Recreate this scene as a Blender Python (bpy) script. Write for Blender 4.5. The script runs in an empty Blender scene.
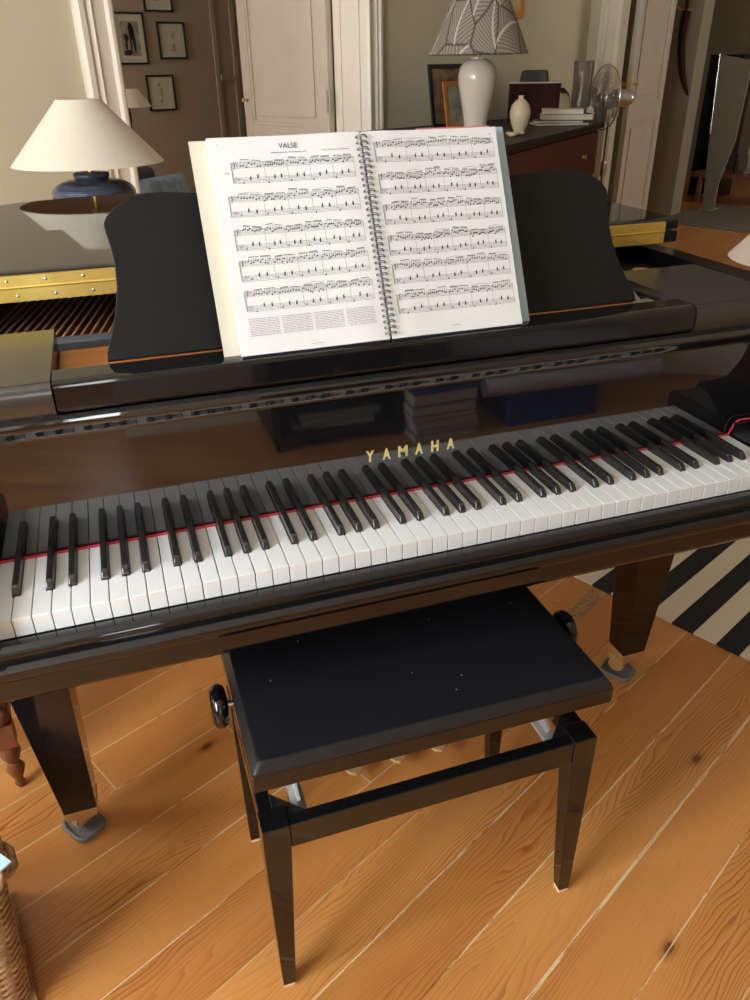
import bpy, bmesh, math, random
from mathutils import Vector, Matrix
random.seed(7)
PI = math.pi
SC = bpy.context.scene
COL = SC.collection
R = math.radians

# ------------------------------------------------------------------ helpers
def ME(bm, name='m'):
    me = bpy.data.meshes.new(name); bmesh.ops.recalc_face_normals(bm, faces=bm.faces[:])
    bm.to_mesh(me); bm.free(); return me

def obj(name, bm, mat, parent=None, smooth=None, bevel=0.0, seg=2, loc=None, rot=None):
    me = bm if isinstance(bm, bpy.types.Mesh) else ME(bm, name)
    if mat is not None:
        me.materials.clear()
        for m in (mat if isinstance(mat, (list, tuple)) else [mat]): me.materials.append(m)
    o = bpy.data.objects.new(name, me); COL.objects.link(o)
    if parent is not None: o.parent = parent
    if loc is not None: o.location = loc
    if rot is not None: o.rotation_euler = rot
    if smooth is not None:
        for p in me.polygons: p.use_smooth = True
        me.set_sharp_from_angle(angle=R(smooth))
        if bevel <= 0:
            wn = o.modifiers.new('wn', 'WEIGHTED_NORMAL'); wn.keep_sharp = True; wn.weight = 100
    if bevel > 0:
        b = o.modifiers.new('b', 'BEVEL'); b.width = bevel; b.segments = seg; b.limit_method = 'ANGLE'; b.angle_limit = R(35)
        b.harden_normals = True
        for p in me.polygons: p.use_smooth = True
    return o

def tag(o, label=None, cat=None, group=None, kind=None):
    if label: o['label'] = label
    if cat: o['category'] = cat
    if group: o['group'] = group
    if kind: o['kind'] = kind
    return o

def thing(name, label, cat, loc=(0, 0, 0), rz=0.0, group=None):
    o = bpy.data.objects.new(name, None); COL.objects.link(o)
    o.empty_display_size = 0.05
    o.location = loc; o.rotation_euler = (0, 0, rz)
    return tag(o, label, cat, group)

def struct(name, bm, mat, **k):
    o = obj(name, bm, mat, **k); o['kind'] = 'structure'; return o

def box(bm, x0, x1, y0, y1, z0, z1, M=None, mi=0):
    vs = [bm.verts.new(Vector(c)) for c in ((x0,y0,z0),(x1,y0,z0),(x1,y1,z0),(x0,y1,z0),(x0,y0,z1),(x1,y0,z1),(x1,y1,z1),(x0,y1,z1))]
    for f in ((0,3,2,1),(4,5,6,7),(0,1,5,4),(1,2,6,5),(2,3,7,6),(3,0,4,7)):
        fc = bm.faces.new([vs[i] for i in f]); fc.material_index = mi
    if M is not None:
        for v in vs: v.co = M @ v.co
    return vs

def prism(bm, pts, a0, a1, axis='x', M=None, mi=0):
    """closed 2D outline extruded along axis. x: pts=(y,z); y: pts=(x,z); z: pts=(x,y)"""
    def c(p, a):
        return Vector({'x': (a, p[0], p[1]), 'y': (p[0], a, p[1]), 'z': (p[0], p[1], a)}[axis])
    A = [bm.verts.new(c(p, a0)) for p in pts]; B = [bm.verts.new(c(p, a1)) for p in pts]
    n = len(pts)
    fs = [bm.faces.new(A), bm.faces.new(B[::-1])]
    for i in range(n): fs.append(bm.faces.new([A[i], B[i], B[(i+1) % n], A[(i+1) % n]]))
    for f in fs: f.material_index = mi
    if M is not None:
        for v in A + B: v.co = M @ v.co
    return A + B

def tube(bm, pts, r, n=8, closed=False, caps=True, mi=0):
    pts = [Vector(p) for p in pts]; N = len(pts)
    rs = r if isinstance(r, (list, tuple)) else [r] * N
    rings = []; up = None
    for i, p in enumerate(pts):
        if closed: t = pts[(i+1) % N] - pts[i-1]
        else: t = pts[min(i+1, N-1)] - pts[max(i-1, 0)]
        if t.length < 1e-9: t = Vector((0, 0, 1))
        t.normalize()
        if up is None:
            up = t.orthogonal().normalized()
        else:
            up = (up - t * up.dot(t))
            up = up.normalized() if up.length > 1e-6 else t.orthogonal().normalized()
        w = t.cross(up)
        rings.append([bm.verts.new(p + (up * math.cos(2*PI*k/n) + w * math.sin(2*PI*k/n)) * rs[i]) for k in range(n)])
    rng = range(N) if closed else range(N-1)
    for i in rng:
        a, b = rings[i], rings[(i+1) % N]
        for k in range(n):
            f = bm.faces.new([a[k], a[(k+1) % n], b[(k+1) % n], b[k]]); f.material_index = mi
    if caps and not closed:
        bm.faces.new(rings[0][::-1]); bm.faces.new(rings[-1])

def lathe(bm, prof, n=40, c=(0, 0, 0), axis='z', capb=True, capt=True):
    rings = []
    for r, z in prof:
        ring = []
        for k in range(n):
            a = 2*PI*k/n
            p = (r*math.cos(a), r*math.sin(a), z)
            if axis == 'x': p = (z, r*math.cos(a), r*math.sin(a))
            if axis == 'y': p = (r*math.cos(a), z, r*math.sin(a))
            ring.append(bm.verts.new(Vector(p) + Vector(c)))
        rings.append(ring)
    for a, b in zip(rings, rings[1:]):
        for k in range(n): bm.faces.new([a[k], a[(k+1) % n], b[(k+1) % n], b[k]])
    if capb and prof[0][0] > 1e-6: bm.faces.new(rings[0][::-1])
    if capt and prof[-1][0] > 1e-6: bm.faces.new(rings[-1])

def loft(bm, rings, cap=True):
    """rings: lists of points, same length"""
    vs = [[bm.verts.new(Vector(p)) for p in r] for r in rings]
    n = len(rings[0])
    for a, b in zip(vs, vs[1:]):
        for k in range(n): bm.faces.new([a[k], a[(k+1) % n], b[(k+1) % n], b[k]])
    if cap: bm.faces.new(vs[0][::-1]); bm.faces.new(vs[-1])

def sqring(cx, cy, z, hx, hy=None):
    hy = hx if hy is None else hy
    return [(cx-hx, cy-hy, z), (cx+hx, cy-hy, z), (cx+hx, cy+hy, z), (cx-hx, cy+hy, z)]

def NB(): return bmesh.new()

def text_mesh(s, size, depth=0.0, align='LEFT', off=0.0):
    cu = bpy.data.curves.new('t', 'FONT'); cu.body = s; cu.size = size; cu.extrude = depth; cu.align_x = align
    cu.resolution_u = 3; cu.offset = off
    o = bpy.data.objects.new('t', cu); COL.objects.link(o)
    dg = bpy.context.evaluated_depsgraph_get()
    me = bpy.data.meshes.new_from_object(o.evaluated_get(dg))
    bpy.data.objects.remove(o); bpy.data.curves.remove(cu)
    return me

# ------------------------------------------------------------------ materials
def S(r, g, b):
    f = lambda c: (c/255/12.92) if c/255 <= .04045 else ((c/255+.055)/1.055)**2.4
    return (f(r), f(g), f(b), 1)

def mat(name, col, rough=0.5, metal=0.0, ior=1.5, coat=0.0, spec=0.5, trans=0.0, sheen=0.0):
    m = bpy.data.materials.new(name); m.use_nodes = True
    b = m.node_tree.nodes['Principled BSDF']
    b.inputs['Base Color'].default_value = col
    b.inputs['Roughness'].default_value = rough
    b.inputs['Metallic'].default_value = metal
    b.inputs['IOR'].default_value = ior
    b.inputs['Coat Weight'].default_value = coat
    b.inputs['Coat Roughness'].default_value = 0.03
    b.inputs['Specular IOR Level'].default_value = spec
    b.inputs['Transmission Weight'].default_value = trans
    b.inputs['Sheen Weight'].default_value = sheen
    return m

class G:
    """tiny node-graph helper"""
    def __init__(s, m): s.m = m; s.t = m.node_tree; s.n = s.t.nodes; s.b = s.n['Principled BSDF']
    def node(s, typ, **k):
        nd = s.n.new(typ)
        for a, v in k.items(): setattr(nd, a, v)
        return nd
    def link(s, a, b): s.t.links.new(a, b)
    def put(s, inp, v):
        if hasattr(v, 'is_linked') or isinstance(v, bpy.types.NodeSocket): s.link(v, inp)
        else: inp.default_value = v
    def math(s, op, a, b=0.0, c=0.0, clamp=False):
        nd = s.node('ShaderNodeMath', operation=op); nd.use_clamp = clamp
        s.put(nd.inputs[0], a); s.put(nd.inputs[1], b)
        if len(nd.inputs) > 2: s.put(nd.inputs[2], c)
        return nd.outputs[0]
    def coord(s, scale=(1, 1, 1), rot=(0, 0, 0), loc=(0, 0, 0)):
        tc = s.node('ShaderNodeTexCoord'); mp = s.node('ShaderNodeMapping')
        mp.inputs['Scale'].default_value = scale; mp.inputs['Rotation'].default_value = rot; mp.inputs['Location'].default_value = loc
        s.link(tc.outputs['Object'], mp.inputs['Vector']); return mp.outputs[0]
    def xyz(s, v):
        nd = s.node('ShaderNodeSeparateXYZ'); s.link(v, nd.inputs[0]); return nd.outputs
    def comb(s, x, y, z):
        nd = s.node('ShaderNodeCombineXYZ'); s.put(nd.inputs[0], x); s.put(nd.inputs[1], y); s.put(nd.inputs[2], z); return nd.outputs[0]
    def noise(s, vec, scale=5, detail=3, rough=.5, dist=0):
        nd = s.node('ShaderNodeTexNoise'); s.link(vec, nd.inputs['Vector'])
        nd.inputs['Scale'].default_value = scale; nd.inputs['Detail'].default_value = detail
        nd.inputs['Roughness'].default_value = rough; nd.inputs['Distortion'].default_value = dist
        return nd.outputs['Fac']
    def ramp(s, fac, stops, interp='LINEAR'):
        nd = s.node('ShaderNodeValToRGB'); s.link(fac, nd.inputs[0]); cr = nd.color_ramp; cr.interpolation = interp
        while len(cr.elements) < len(stops): cr.elements.new(0.5)
        for e, (p, c) in zip(cr.elements, stops): e.position = p; e.color = c
        return nd.outputs[0]
    def mix(s, fac, a, b, mode='MIX'):
        nd = s.node('ShaderNodeMix', data_type='RGBA', blend_type=mode)
        s.put(nd.inputs['Factor'], fac); s.put(nd.inputs[6], a); s.put(nd.inputs[7], b); return nd.outputs[2]
    def bump(s, h, strength=.3, dist=.002):
        nd = s.node('ShaderNodeBump'); s.link(h, nd.inputs['Height']); nd.inputs['Strength'].default_value = strength; nd.inputs['Distance'].default_value = dist
        s.link(nd.outputs[0], s.b.inputs['Normal'])
    def color(s, v): s.put(s.b.inputs['Base Color'], v)

def noisy(name, c1, c2, scale, rough=.5, bump=0.0, bdist=.001, stretch=(1, 1, 1), **k):
    m = mat(name, c1, rough, **k); g = G(m)
    v = g.coord(scale=stretch); n = g.noise(v, scale, 4, .6)
    g.color(g.ramp(n, [(.3, c1), (.7, c2)]))
    if bump: g.bump(n, bump, bdist)
    return m

HEAD = 63.8
U = Vector((math.sin(R(HEAD)), math.cos(R(HEAD)), 0)); V = Vector((-U.y, U.x, 0))
O = Vector((1.48, 2.92, 0))
RZ = math.atan2(U.y, U.x)
def P(u, v, z=0): return O + U*u + V*v + Vector((0, 0, z))

# piano lacquer: black polyester with a strong clear gloss, faint haze of fine scratches
M_black = mat('black_lacquer', (.006, .006, .007, 1), .06, ior=1.6)
g = G(M_black); v = g.coord(); n = g.noise(v, 9, 3, .6); nd = g.node('ShaderNodeMapRange'); g.link(n, nd.inputs[0])
nd.inputs[3].default_value = .035; nd.inputs[4].default_value = .085; g.link(nd.outputs[0], g.b.inputs['Roughness'])
M_gloss = mat('mirror_lacquer', (.006, .006, .007, 1), .03, ior=1.95)
M_block = mat('dulled_lacquer', (.010, .010, .010, 1), .27, ior=2.0)
M_lid = mat('lid_lacquer', (.005, .005, .006, 1), .04, ior=1.36)
M_satin = noisy('black_satin', (.009, .009, .010, 1), (.014, .014, .015, 1), 120, .42)
M_desk = noisy('music_desk_black', (.008, .008, .008, 1), (.011, .011, .011, 1), 260, .45, bump=.12, bdist=.0004, spec=.22)
M_white = noisy('key_ivory', S(228, 231, 233), S(232, 235, 237), 3, .28)
M_keygap = mat('key_dark', (.02, .018, .016, 1), .8)
M_bkey = noisy('ebony_key', (.012, .012, .012, 1), (.02, .02, .02, 1), 90, .2, ior=1.7)
M_felt_red = noisy('red_felt', S(190, 22, 48), S(214, 34, 62), 300, .9, bump=.3, bdist=.001, sheen=.3)
M_brass = noisy('polished_brass', S(232, 196, 96), S(244, 214, 124), 14, .36, metal=.85)
M_brass_soft = noisy('aged_brass', S(196, 160, 108), S(216, 182, 130), 30, .4, metal=.35)
M_gold = mat('brand_brass', S(232, 216, 152), .4, metal=.4)
M_chrome = noisy('chrome', (.55, .56, .58, 1), (.7, .7, .72, 1), 20, .18, metal=1.0)
M_zinc = noisy('bright_zinc', S(206, 206, 204), S(226, 226, 224), 30, .4, metal=.5)
M_steel = noisy('zinc_steel', (.5, .5, .5, 1), (.62, .62, .62, 1), 30, .35, metal=1.0)
M_velvet = noisy('bench_velvet', (.0020, .0025, .0048, 1), (.0055, .0065, .0105, 1), 330, .9, bump=.5, bdist=.0008, spec=.2)
M_leather = noisy('bench_edge', (.010, .010, .011, 1), (.016, .016, .017, 1), 60, .3)
M_pinewood = noisy('rim_wood', S(150, 84, 34), S(188, 112, 52), 6, .4, stretch=(1, 8, 8))
M_copper = noisy('wound_copper', S(214, 156, 118), S(236, 184, 146), 40, .4, metal=.25)
M_plate = noisy('plate_bronze', S(112, 66, 40), S(134, 82, 50), 12, .5)
M_greyfelt = noisy('grey_felt', S(108, 108, 108), S(140, 140, 140), 220, .95, bump=.4, bdist=.001)
M_barpaint = mat('grey_painted_rail', S(92, 96, 102), .45)

# ---- plank floor
M_floor = mat('pine_boards', S(200, 130, 70), .24, ior=1.5); g = G(M_floor)
sp = g.xyz(g.coord())
T = .1235
nb = g.math('DIVIDE', g.math('ADD', sp[1], 2.63), T)                      # board number (object space is u,v)
wob = g.noise(g.coord(scale=(.9, .9, .9)), 1.4, 2, .5)
bi = g.math('FLOOR', nb); fr = g.math('FRACT', nb)
rnd = g.node('ShaderNodeTexWhiteNoise', noise_dimensions='1D'); g.link(bi, rnd.inputs['W'])
rv = rnd.outputs['Value']
joint_off = g.math('MULTIPLY', rv, 3.7)
jf = g.math('FRACT', g.math('DIVIDE', g.math('ADD', sp[0], joint_off), 4.3))
seg = g.math('FLOOR', g.math('DIVIDE', g.math('ADD', sp[0], joint_off), 4.3))
rnd2 = g.node('ShaderNodeTexWhiteNoise', noise_dimensions='2D'); g.link(g.comb(bi, seg, 0), rnd2.inputs['Vector'])
rv2 = rnd2.outputs['Value']
# cathedral grain: growth-ring distance field, each board cut from a different log
gx = g.math('MULTIPLY', sp[0], 0.36)
gy = g.math('ADD', g.math('MULTIPLY', g.math('SUBTRACT', fr, g.math('ADD', g.math('MULTIPLY', rv2, 2.6), -.8)), T*1.0), 0)
w1 = g.noise(g.comb(g.math('ADD', g.math('MULTIPLY', sp[0], .75), g.math('MULTIPLY', rv2, 50)), g.math('MULTIPLY', sp[1], 3.2), rv2), 1.9, 3, .5)
w2 = g.noise(g.comb(g.math('ADD', g.math('MULTIPLY', sp[0], 5), g.math('MULTIPLY', rv2, 31)), g.math('MULTIPLY', sp[1], 26), 0), 1.3, 3, .55)
field = g.math('ADD', g.math('ADD', g.math('MULTIPLY', g.math('ABSOLUTE', gy), 1.0), g.math('MULTIPLY', w1, .20)), g.math('MULTIPLY', w2, .007))
rings = g.math('FRACT', g.math('MULTIPLY', field, 125))
ringc = g.ramp(rings, [(0, (0, 0, 0, 1)), (.62, (.25, .25, .25, 1)), (.9, (1, 1, 1, 1)), (1, (0, 0, 0, 1))])
fine = g.noise(g.comb(g.math('MULTIPLY', sp[0], 5), g.math('MULTIPLY', sp[1], 240), rv2), 1.0, 3, .6)
# knots
vor = g.node('ShaderNodeTexVoronoi', feature='F1'); vor.inputs['Scale'].default_value = 1.0
g.link(g.comb(g.math('MULTIPLY', sp[0], 2.1), g.math('MULTIPLY', sp[1], 4.2), 0), vor.inputs['Vector'])
knot = g.ramp(vor.outputs['Distance'], [(0.0, (1, 1, 1, 1)), (.022, (1, 1, 1, 1)), (.036, (.4, .4, .4, 1)), (.075, (0, 0, 0, 1))])
base = g.ramp(rv2, [(0, S(202, 138, 74)), (.35, S(217, 153, 84)), (.7, S(226, 163, 93)), (1, S(208, 143, 78))])
patch = g.ramp(w1, [(.35, (.84, .8, .74, 1)), (.65, (1.0, 1.0, 1.0, 1))])
c = g.mix(1.0, base, patch, 'MULTIPLY')
strength = g.ramp(g.noise(g.comb(g.math('MULTIPLY', sp[0], .8), g.math('MULTIPLY', sp[1], 5), rv2), 1.1, 2), [(.42, (.18, .18, .18, 1)), (.60, (1, 1, 1, 1))])
c = g.mix(g.math('MULTIPLY', ringc, strength), c, S(146, 76, 30))
c = g.mix(g.math('MULTIPLY', fine, .28), c, S(168, 98, 46))
c = g.mix(g.math('MULTIPLY', knot, .85), c, S(92, 44, 20))
# filled gaps between the boards: pale putty, broken and uneven
gd = g.math('MULTIPLY', g.math('MINIMUM', fr, g.math('SUBTRACT', 1.0, fr)), T)
ex = g.noise(g.comb(g.math('MULTIPLY', sp[0], 7), g.math('MULTIPLY', sp[1], 7), 0), 1.6, 3, .65)
rg = g.node('ShaderNodeTexWhiteNoise', noise_dimensions='1D'); g.link(g.math('ROUND', nb), rg.inputs['W'])
thick = g.math('COMPARE', g.math('ROUND', nb), 1.0, .1)
gw = g.math('ADD', g.math('MULTIPLY', g.math('ADD', g.math('MULTIPLY', ex, 1.0), g.math('MULTIPLY', rg.outputs['Value'], .9)), .0013), g.math('MULTIPLY', thick, .0021))
gap = g.math('LESS_THAN', gd, gw)
pres = g.math('GREATER_THAN', g.noise(g.comb(g.math('MULTIPLY', sp[0], 3), g.math('MULTIPLY', sp[1], 60), 3), 2.2, 4, .75), g.math('ADD', .44, g.math('MULTIPLY', thick, .05)))
gapd = g.math('LESS_THAN', gd, .0009)
c = g.mix(g.math('MULTIPLY', gapd, .75), c, S(116, 66, 34))
c = g.mix(g.math('MULTIPLY', g.math('MULTIPLY', gap, pres), .92), c, S(228, 200, 158))
jd = g.math('LESS_THAN', g.math('MINIMUM', jf, g.math('SUBTRACT', 1.0, jf)), .00035)
c = g.mix(g.math('MULTIPLY', jd, .8), c, S(224, 196, 150))
g.color(c)
rr = g.math('ADD', .20, g.math('MULTIPLY', fine, .22)); g.link(rr, g.b.inputs['Roughness'])
g.bump(g.math('SUBTRACT', g.math('MULTIPLY', fine, .2), gap), .25, .0008)

def plaster(name, c1, c2):
    m = mat(name, c1, .75); g = G(m); n = g.noise(g.coord(), .9, 4, .6); f = g.noise(g.coord(), 60, 3, .6)
    g.color(g.ramp(n, [(.3, c1), (.7, c2)])); g.bump(f, .12, .002); return m
M_wall = plaster('wall_sage', S(198, 191, 164), S(206, 198, 171))
M_wall2 = plaster('wall_taupe', S(164, 150, 130), S(172, 158, 137))
M_wall3 = plaster('wall_grey_taupe', S(150, 138, 116), S(158, 146, 124))
M_trim = noisy('trim_paint', S(224, 216, 200), S(231, 224, 209), 4, .38)
M_trimw = noisy('door_paint', S(198, 187, 170), S(206, 195, 178), 5, .4)
M_ceil = plaster('ceiling_white', S(228, 224, 214), S(234, 230, 221))

# ------------------------------------------------------------------ camera
cam = bpy.data.cameras.new('camera'); co = bpy.data.objects.new('camera', cam); COL.objects.link(co)
yaw, pitch, roll, F = -0.316495578, 0.50847, -0.0173445, 773.867
fw = Vector((-math.sin(yaw)*math.cos(pitch), math.cos(yaw)*math.cos(pitch), -math.sin(pitch)))
rt = Vector((math.cos(yaw), math.sin(yaw), 0)); up = rt.cross(fw)
r2 = rt*math.cos(roll) + up*math.sin(roll); u2 = -rt*math.sin(roll) + up*math.cos(roll)
m3 = Matrix((r2, u2, -fw)).transposed()
co.matrix_world = Matrix.Translation((0.2150908, -0.87303378, 1.324499)) @ m3.to_4x4()
cam.sensor_fit = 'HORIZONTAL'; cam.sensor_width = 36; cam.lens = F/750*36; cam.clip_start = .02; cam.clip_end = 60
SC.camera = co

# ------------------------------------------------------------------ room shell (room axes: u, v)
MUV = Matrix.Translation(O) @ Matrix.Rotation(RZ, 4, 'Z')
def room_obj(name, bm, m, **k):
    o = struct(name, bm, m, **k); o.matrix_world = MUV; return o
bm = NB(); box(bm, -4.6, 8.6, -5.0, 3.3, -.06, 0); room_obj('floor', bm, M_floor)
bm = NB(); box(bm, -4.6, 8.6, -5.0, 3.3, 3.1, 3.2); room_obj('ceiling', bm, M_ceil)

def wall_with_openings(bm, along, fix0, fix1, a0, a1, z1, opens, mi=0):
    """opens: (start, end, sill, head)"""
    def bx(p, q, zz0, zz1):
        if q - p < 1e-4 or zz1 - zz0 < 1e-4: return
        if along == 'u': box(bm, p, q, fix0, fix1, zz0, zz1, mi=mi)
        else: box(bm, fix0, fix1, p, q, zz0, zz1, mi=mi)
    cur = a0
    for s, e, sill, head in sorted(opens):
        bx(cur, s, 0, z1); bx(s, e, 0, sill); bx(s, e, head, z1); cur = e
    bx(cur, a1, 0, z1)

WV = .90                                  # v of the wall behind the piano
UR = 3.217                                # u of the wall on the right
bm = NB(); wall_with_openings(bm, 'u', WV, WV+.26, -4.6, UR, 3.1, [(-.757, .822, 0, 2.62)]); room_obj('wall_back', bm, M_wall)
bm = NB(); wall_with_openings(bm, 'v', UR, UR+.10, -5.0, WV+.26, 3.1, [(-1.0, .63, 0, 2.62)]); room_obj('wall_right', bm, M_wall)
WR = [(-4.3, -3.3, .75, 2.75)]
bm = NB(); wall_with_openings(bm, 'u', -5.0, -4.8, -4.6, UR, 3.1, WR); room_obj('wall_front', bm, M_wall)
WL = [(-2.6, -1.3, .55, 2.85), (-.8, .4, .55, 2.85)]
bm = NB(); wall_with_openings(bm, 'v', -4.6, -4.4, -5.0, WV+.26, 3.1, WL); room_obj('wall_left', bm, M_wall)
bm = NB(); box(bm, -2.9, 2.75, 3.0, 3.15, 0, 3.1); room_obj('wall_study', bm, M_wall2)
bm = NB(); wall_with_openings(bm, 'v', -2.9, -2.75, 1.16, 3.0, 3.1, [(1.5, 2.7, .8, 2.7)]); room_obj('wall_study_left', bm, M_wall2)  # window opening added to bring light into the study
bm = NB(); box(bm, 2.6, 2.75, 1.16, 3.0, 0, 3.1); room_obj('wall_study_right', bm, M_wall2)
bm = NB(); box(bm, 5.0, 5.20, .86, 3.2, 0, 3.1); box(bm, 5.2, 8.3, 2.9, 3.05, 0, 3.1); room_obj('wall_pier', bm, M_wall3)
bm = NB(); box(bm, 8.3, 8.5, -5.0, 3.2, 0, 3.1); room_obj('wall_far', bm, M_wall3)
bm = NB(); box(bm, 2.75, 5.0, 1.6, 1.75, 0, 3.1); room_obj('wall_far_left', bm, M_wall3)
bm = NB(); wall_with_openings(bm, 'u', -3.4, -3.2, UR+.1, 8.5, 3.1, [(4.0, 5.6, .6, 2.8)]); room_obj('wall_far_right', bm, M_wall3)

bm = NB(); wall_with_openings(bm, 'u', -2.08, -1.96, .15, 4.6, 3.1, [(2.5, 3.9, .85, 2.75)]); struct('wall_rear', bm, M_trimw)  # the opening is an added window for light on the right-hand floor
bm = NB(); prism(bm, [(-1.96, 0), (-1.942, 0), (-1.942, .10), (-1.950, .12), (-1.96, .12)], .15, 4.6, 'x'); struct('baseboard_rear', bm, M_trim, bevel=.002)
# moulded casings round the two doorways
def casing_profile(w, t):
    return [(0, 0), (0, t*.55), (w*.08, t*.9), (w*.16, t*.9), (w*.22, t*.5), (w*.55, t*.5), (w*.60, t*.85), (w*.68, t*.6), (w*.74, t*.6), (w*.80, t*1.0), (w*.93, t*1.0), (w, t*.55), (w, 0)]
cp = casing_profile(.185, .045)
bm = NB()
prism(bm, [(-.757 - a, WV-b) for a, b in cp], 0, 2.78, 'z')
prism(bm, [(.822 + a*.66, WV-b) for a, b in cp], 0, 2.78, 'z')
box(bm, -.757, -.7565, WV, WV+.26, 0, 2.62); box(bm, -.942, .944, WV-.045, WV, 2.62, 2.78)
box(bm, .8215, .822, WV, WV+.26, 0, 2.62)
box(bm, .812, .822, WV+.03, WV+.06, 0, 2.62); box(bm, .812, .822, WV+.19, WV+.215, 0, 2.62)
room_obj('trim_1', bm, M_trim)
bm = NB()
for s_, w in ((.63, 1), (-1.0, -1)):
    prism(bm, [(UR - b, s_ + w*a*.9) for a, b in cp], 0, 2.78, 'z')
box(bm, UR-.045, UR, -1.16, .79, 2.62, 2.78)
room_obj('trim_2', bm, M_trim)
bm = NB()
for a, b in [(-4.4, -.942), (.944, UR)]:
    prism(bm, [(WV, 0), (WV-.022, 0), (WV-.022, .13), (WV-.012, .15), (WV, .15)], a, b, 'x')
room_obj('baseboard_back', bm, M_trim, bevel=.002)
bm = NB()
prism(bm, [(0, 0), (.022, 0), (.022, .13), (.012, .15), (0, .15)], -4.4, UR, 'x', M=Matrix.Translation((0, -4.8, 0)))
room_obj('baseboard_front', bm, M_trim, bevel=.002)
bm = NB()
for u0, u1 in ((1.22, 1.26), (1.40, 1.44), (2.3, 2.34)): box(bm, u0, u1, 2.988, 3.0, 0, 2.8)
box(bm, 1.26, 2.3, 2.98, 3.0, 1.26, 1.30)
room_obj('trim_3', bm, M_wall2)

# windows: frame with glazing bars and panes
def window(n, along, fix, a0, a1, z0, z1):
    f = NB(); t = .06; d0, d1 = fix-.03, fix+.03
    def bx(p, q, a, b, bmx=f, e0=d0, e1=d1):
        if along == 'u': box(bmx, p, q, e0, e1, a, b)
        else: box(bmx, e0, e1, p, q, a, b)
    bx(a0, a1, z0, z0+t); bx(a0, a1, z1-t, z1); bx(a0, a0+t, z0+t, z1-t); bx(a1-t, a1, z0+t, z1-t)
    mid = (a0+a1)/2; bx(mid-.035, mid+.035, z0+t, z1-t)
    for k in (1, 2):
        zz = z0+(z1-z0)*k/3; bx(a0+t, mid-.035, zz-.015, zz+.015); bx(mid+.035, a1-t, zz-.015, zz+.015)
    o = room_obj('window_%d' % n, f, M_trim)
    gl = NB(); bx(a0+t, a1-t, z0+t, z1-t, gl, fix-.002, fix+.002)
    p = obj('window_pane', gl, M_glasspane, o)
    return o
M_glasspane = bpy.data.materials.new('window_glass'); M_glasspane.use_nodes = True
_t = M_glasspane.node_tree; _n = _t.nodes; _o = _n['Material Output']; _n.remove(_n['Principled BSDF'])
_a = _n.new('ShaderNodeBsdfTransparent'); _b = _n.new('ShaderNodeBsdfGlossy'); _b.inputs['Roughness'].default_value = .02
_m = _n.new('ShaderNodeMixShader'); _m.inputs[0].default_value = .05
_t.links.new(_a.outputs[0], _m.inputs[1]); _t.links.new(_b.outputs[0], _m.inputs[2]); _t.links.new(_m.outputs[0], _o.inputs[0])
k = 1
for a0, a1, z0, z1 in WR: window(k, 'u', -4.9, a0, a1, z0, z1); k += 1
for a0, a1, z0, z1 in WL: window(k, 'v', -4.5, a0, a1, z0, z1); k += 1
window(k, 'v', -2.82, 1.5, 2.7, .8, 2.7); k += 1  # made-up window, added only to brighten the study
window(k, 'u', -3.3, 4.0, 5.6, .6, 2.8); k += 1

# ------------------------------------------------------------------ light: daylight at each window, some of them added as fill, + sky
def daylight(along, fix, a0, a1, z0, z1, power, inward, col=(.94, .975, 1)):
    L = bpy.data.lights.new('daylight', 'AREA'); L.shape = 'RECTANGLE'; L.size = a1-a0; L.size_y = z1-z0; L.energy = power; L.color = col
    o = bpy.data.objects.new('daylight', L); COL.objects.link(o)
    c = P((a0+a1)/2, fix, (z0+z1)/2) if along == 'u' else P(fix, (a0+a1)/2, (z0+z1)/2)
    d = (V if along == 'u' else U) * inward
    o.matrix_world = Matrix.Translation(c) @ d.to_track_quat('-Z', 'Z').to_matrix().to_4x4()
    return o
daylight('u', -5.08, -4.3, -3.3, .75, 2.75, 60, 1)
daylight('v', -4.68, -2.6, -1.3, .55, 2.85, 235, 1)
daylight('v', -4.68, -.8, .4, .55, 2.85, 135, 1)
daylight('v', -2.98, 1.5, 2.7, .8, 2.7, 90, 1, (1, .96, .93))  # fill lamp for the dim study, behind the added window
daylight('u', -3.48, 4.0, 5.6, .6, 2.8, 62, 1, (1, .95, .89))
L = bpy.data.lights.new('daylight', 'AREA'); L.shape = 'RECTANGLE'; L.size = 1.4; L.size_y = 1.9; L.energy = 125; L.color = (.94, .975, 1)  # added fill lamp that brightens the rug and the right-hand floor
o = bpy.data.objects.new('daylight', L); COL.objects.link(o); o.matrix_world = Matrix.Translation((3.2, -2.16, 1.8)) @ Vector((0, 1, 0)).to_track_quat('-Z', 'Z').to_matrix().to_4x4()
f = NB(); box(f, 2.5, 3.9, -2.05, -1.99, .85, .91); box(f, 2.5, 3.9, -2.05, -1.99, 2.69, 2.75); box(f, 2.5, 2.56, -2.05, -1.99, .91, 2.69); box(f, 3.84, 3.9, -2.05, -1.99, .91, 2.69)  # frame of the added window; only enclosed space lies behind it
box(f, 3.165, 3.235, -2.05, -1.99, .91, 2.69)
for zz in (1.45, 2.07): box(f, 2.56, 3.165, -2.035, -2.005, zz, zz+.03); box(f, 3.235, 3.84, -2.035, -2.005, zz, zz+.03)
wo = struct('window_%d' % k, f, M_trim); f = NB(); box(f, 2.56, 3.84, -2.022, -2.018, .91, 2.69); obj('window_pane', f, M_glasspane, wo)
W = bpy.data.worlds.new('w'); SC.world = W; W.use_nodes = True
bg = W.node_tree.nodes['Background']
sky = W.node_tree.nodes.new('ShaderNodeTexSky'); sky.sky_type = 'HOSEK_WILKIE'; sky.turbidity = 6; sky.sun_direction = (-.3, -.5, .8)
W.node_tree.links.new(sky.outputs[0], bg.inputs[0]); bg.inputs[1].default_value = .6
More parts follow.
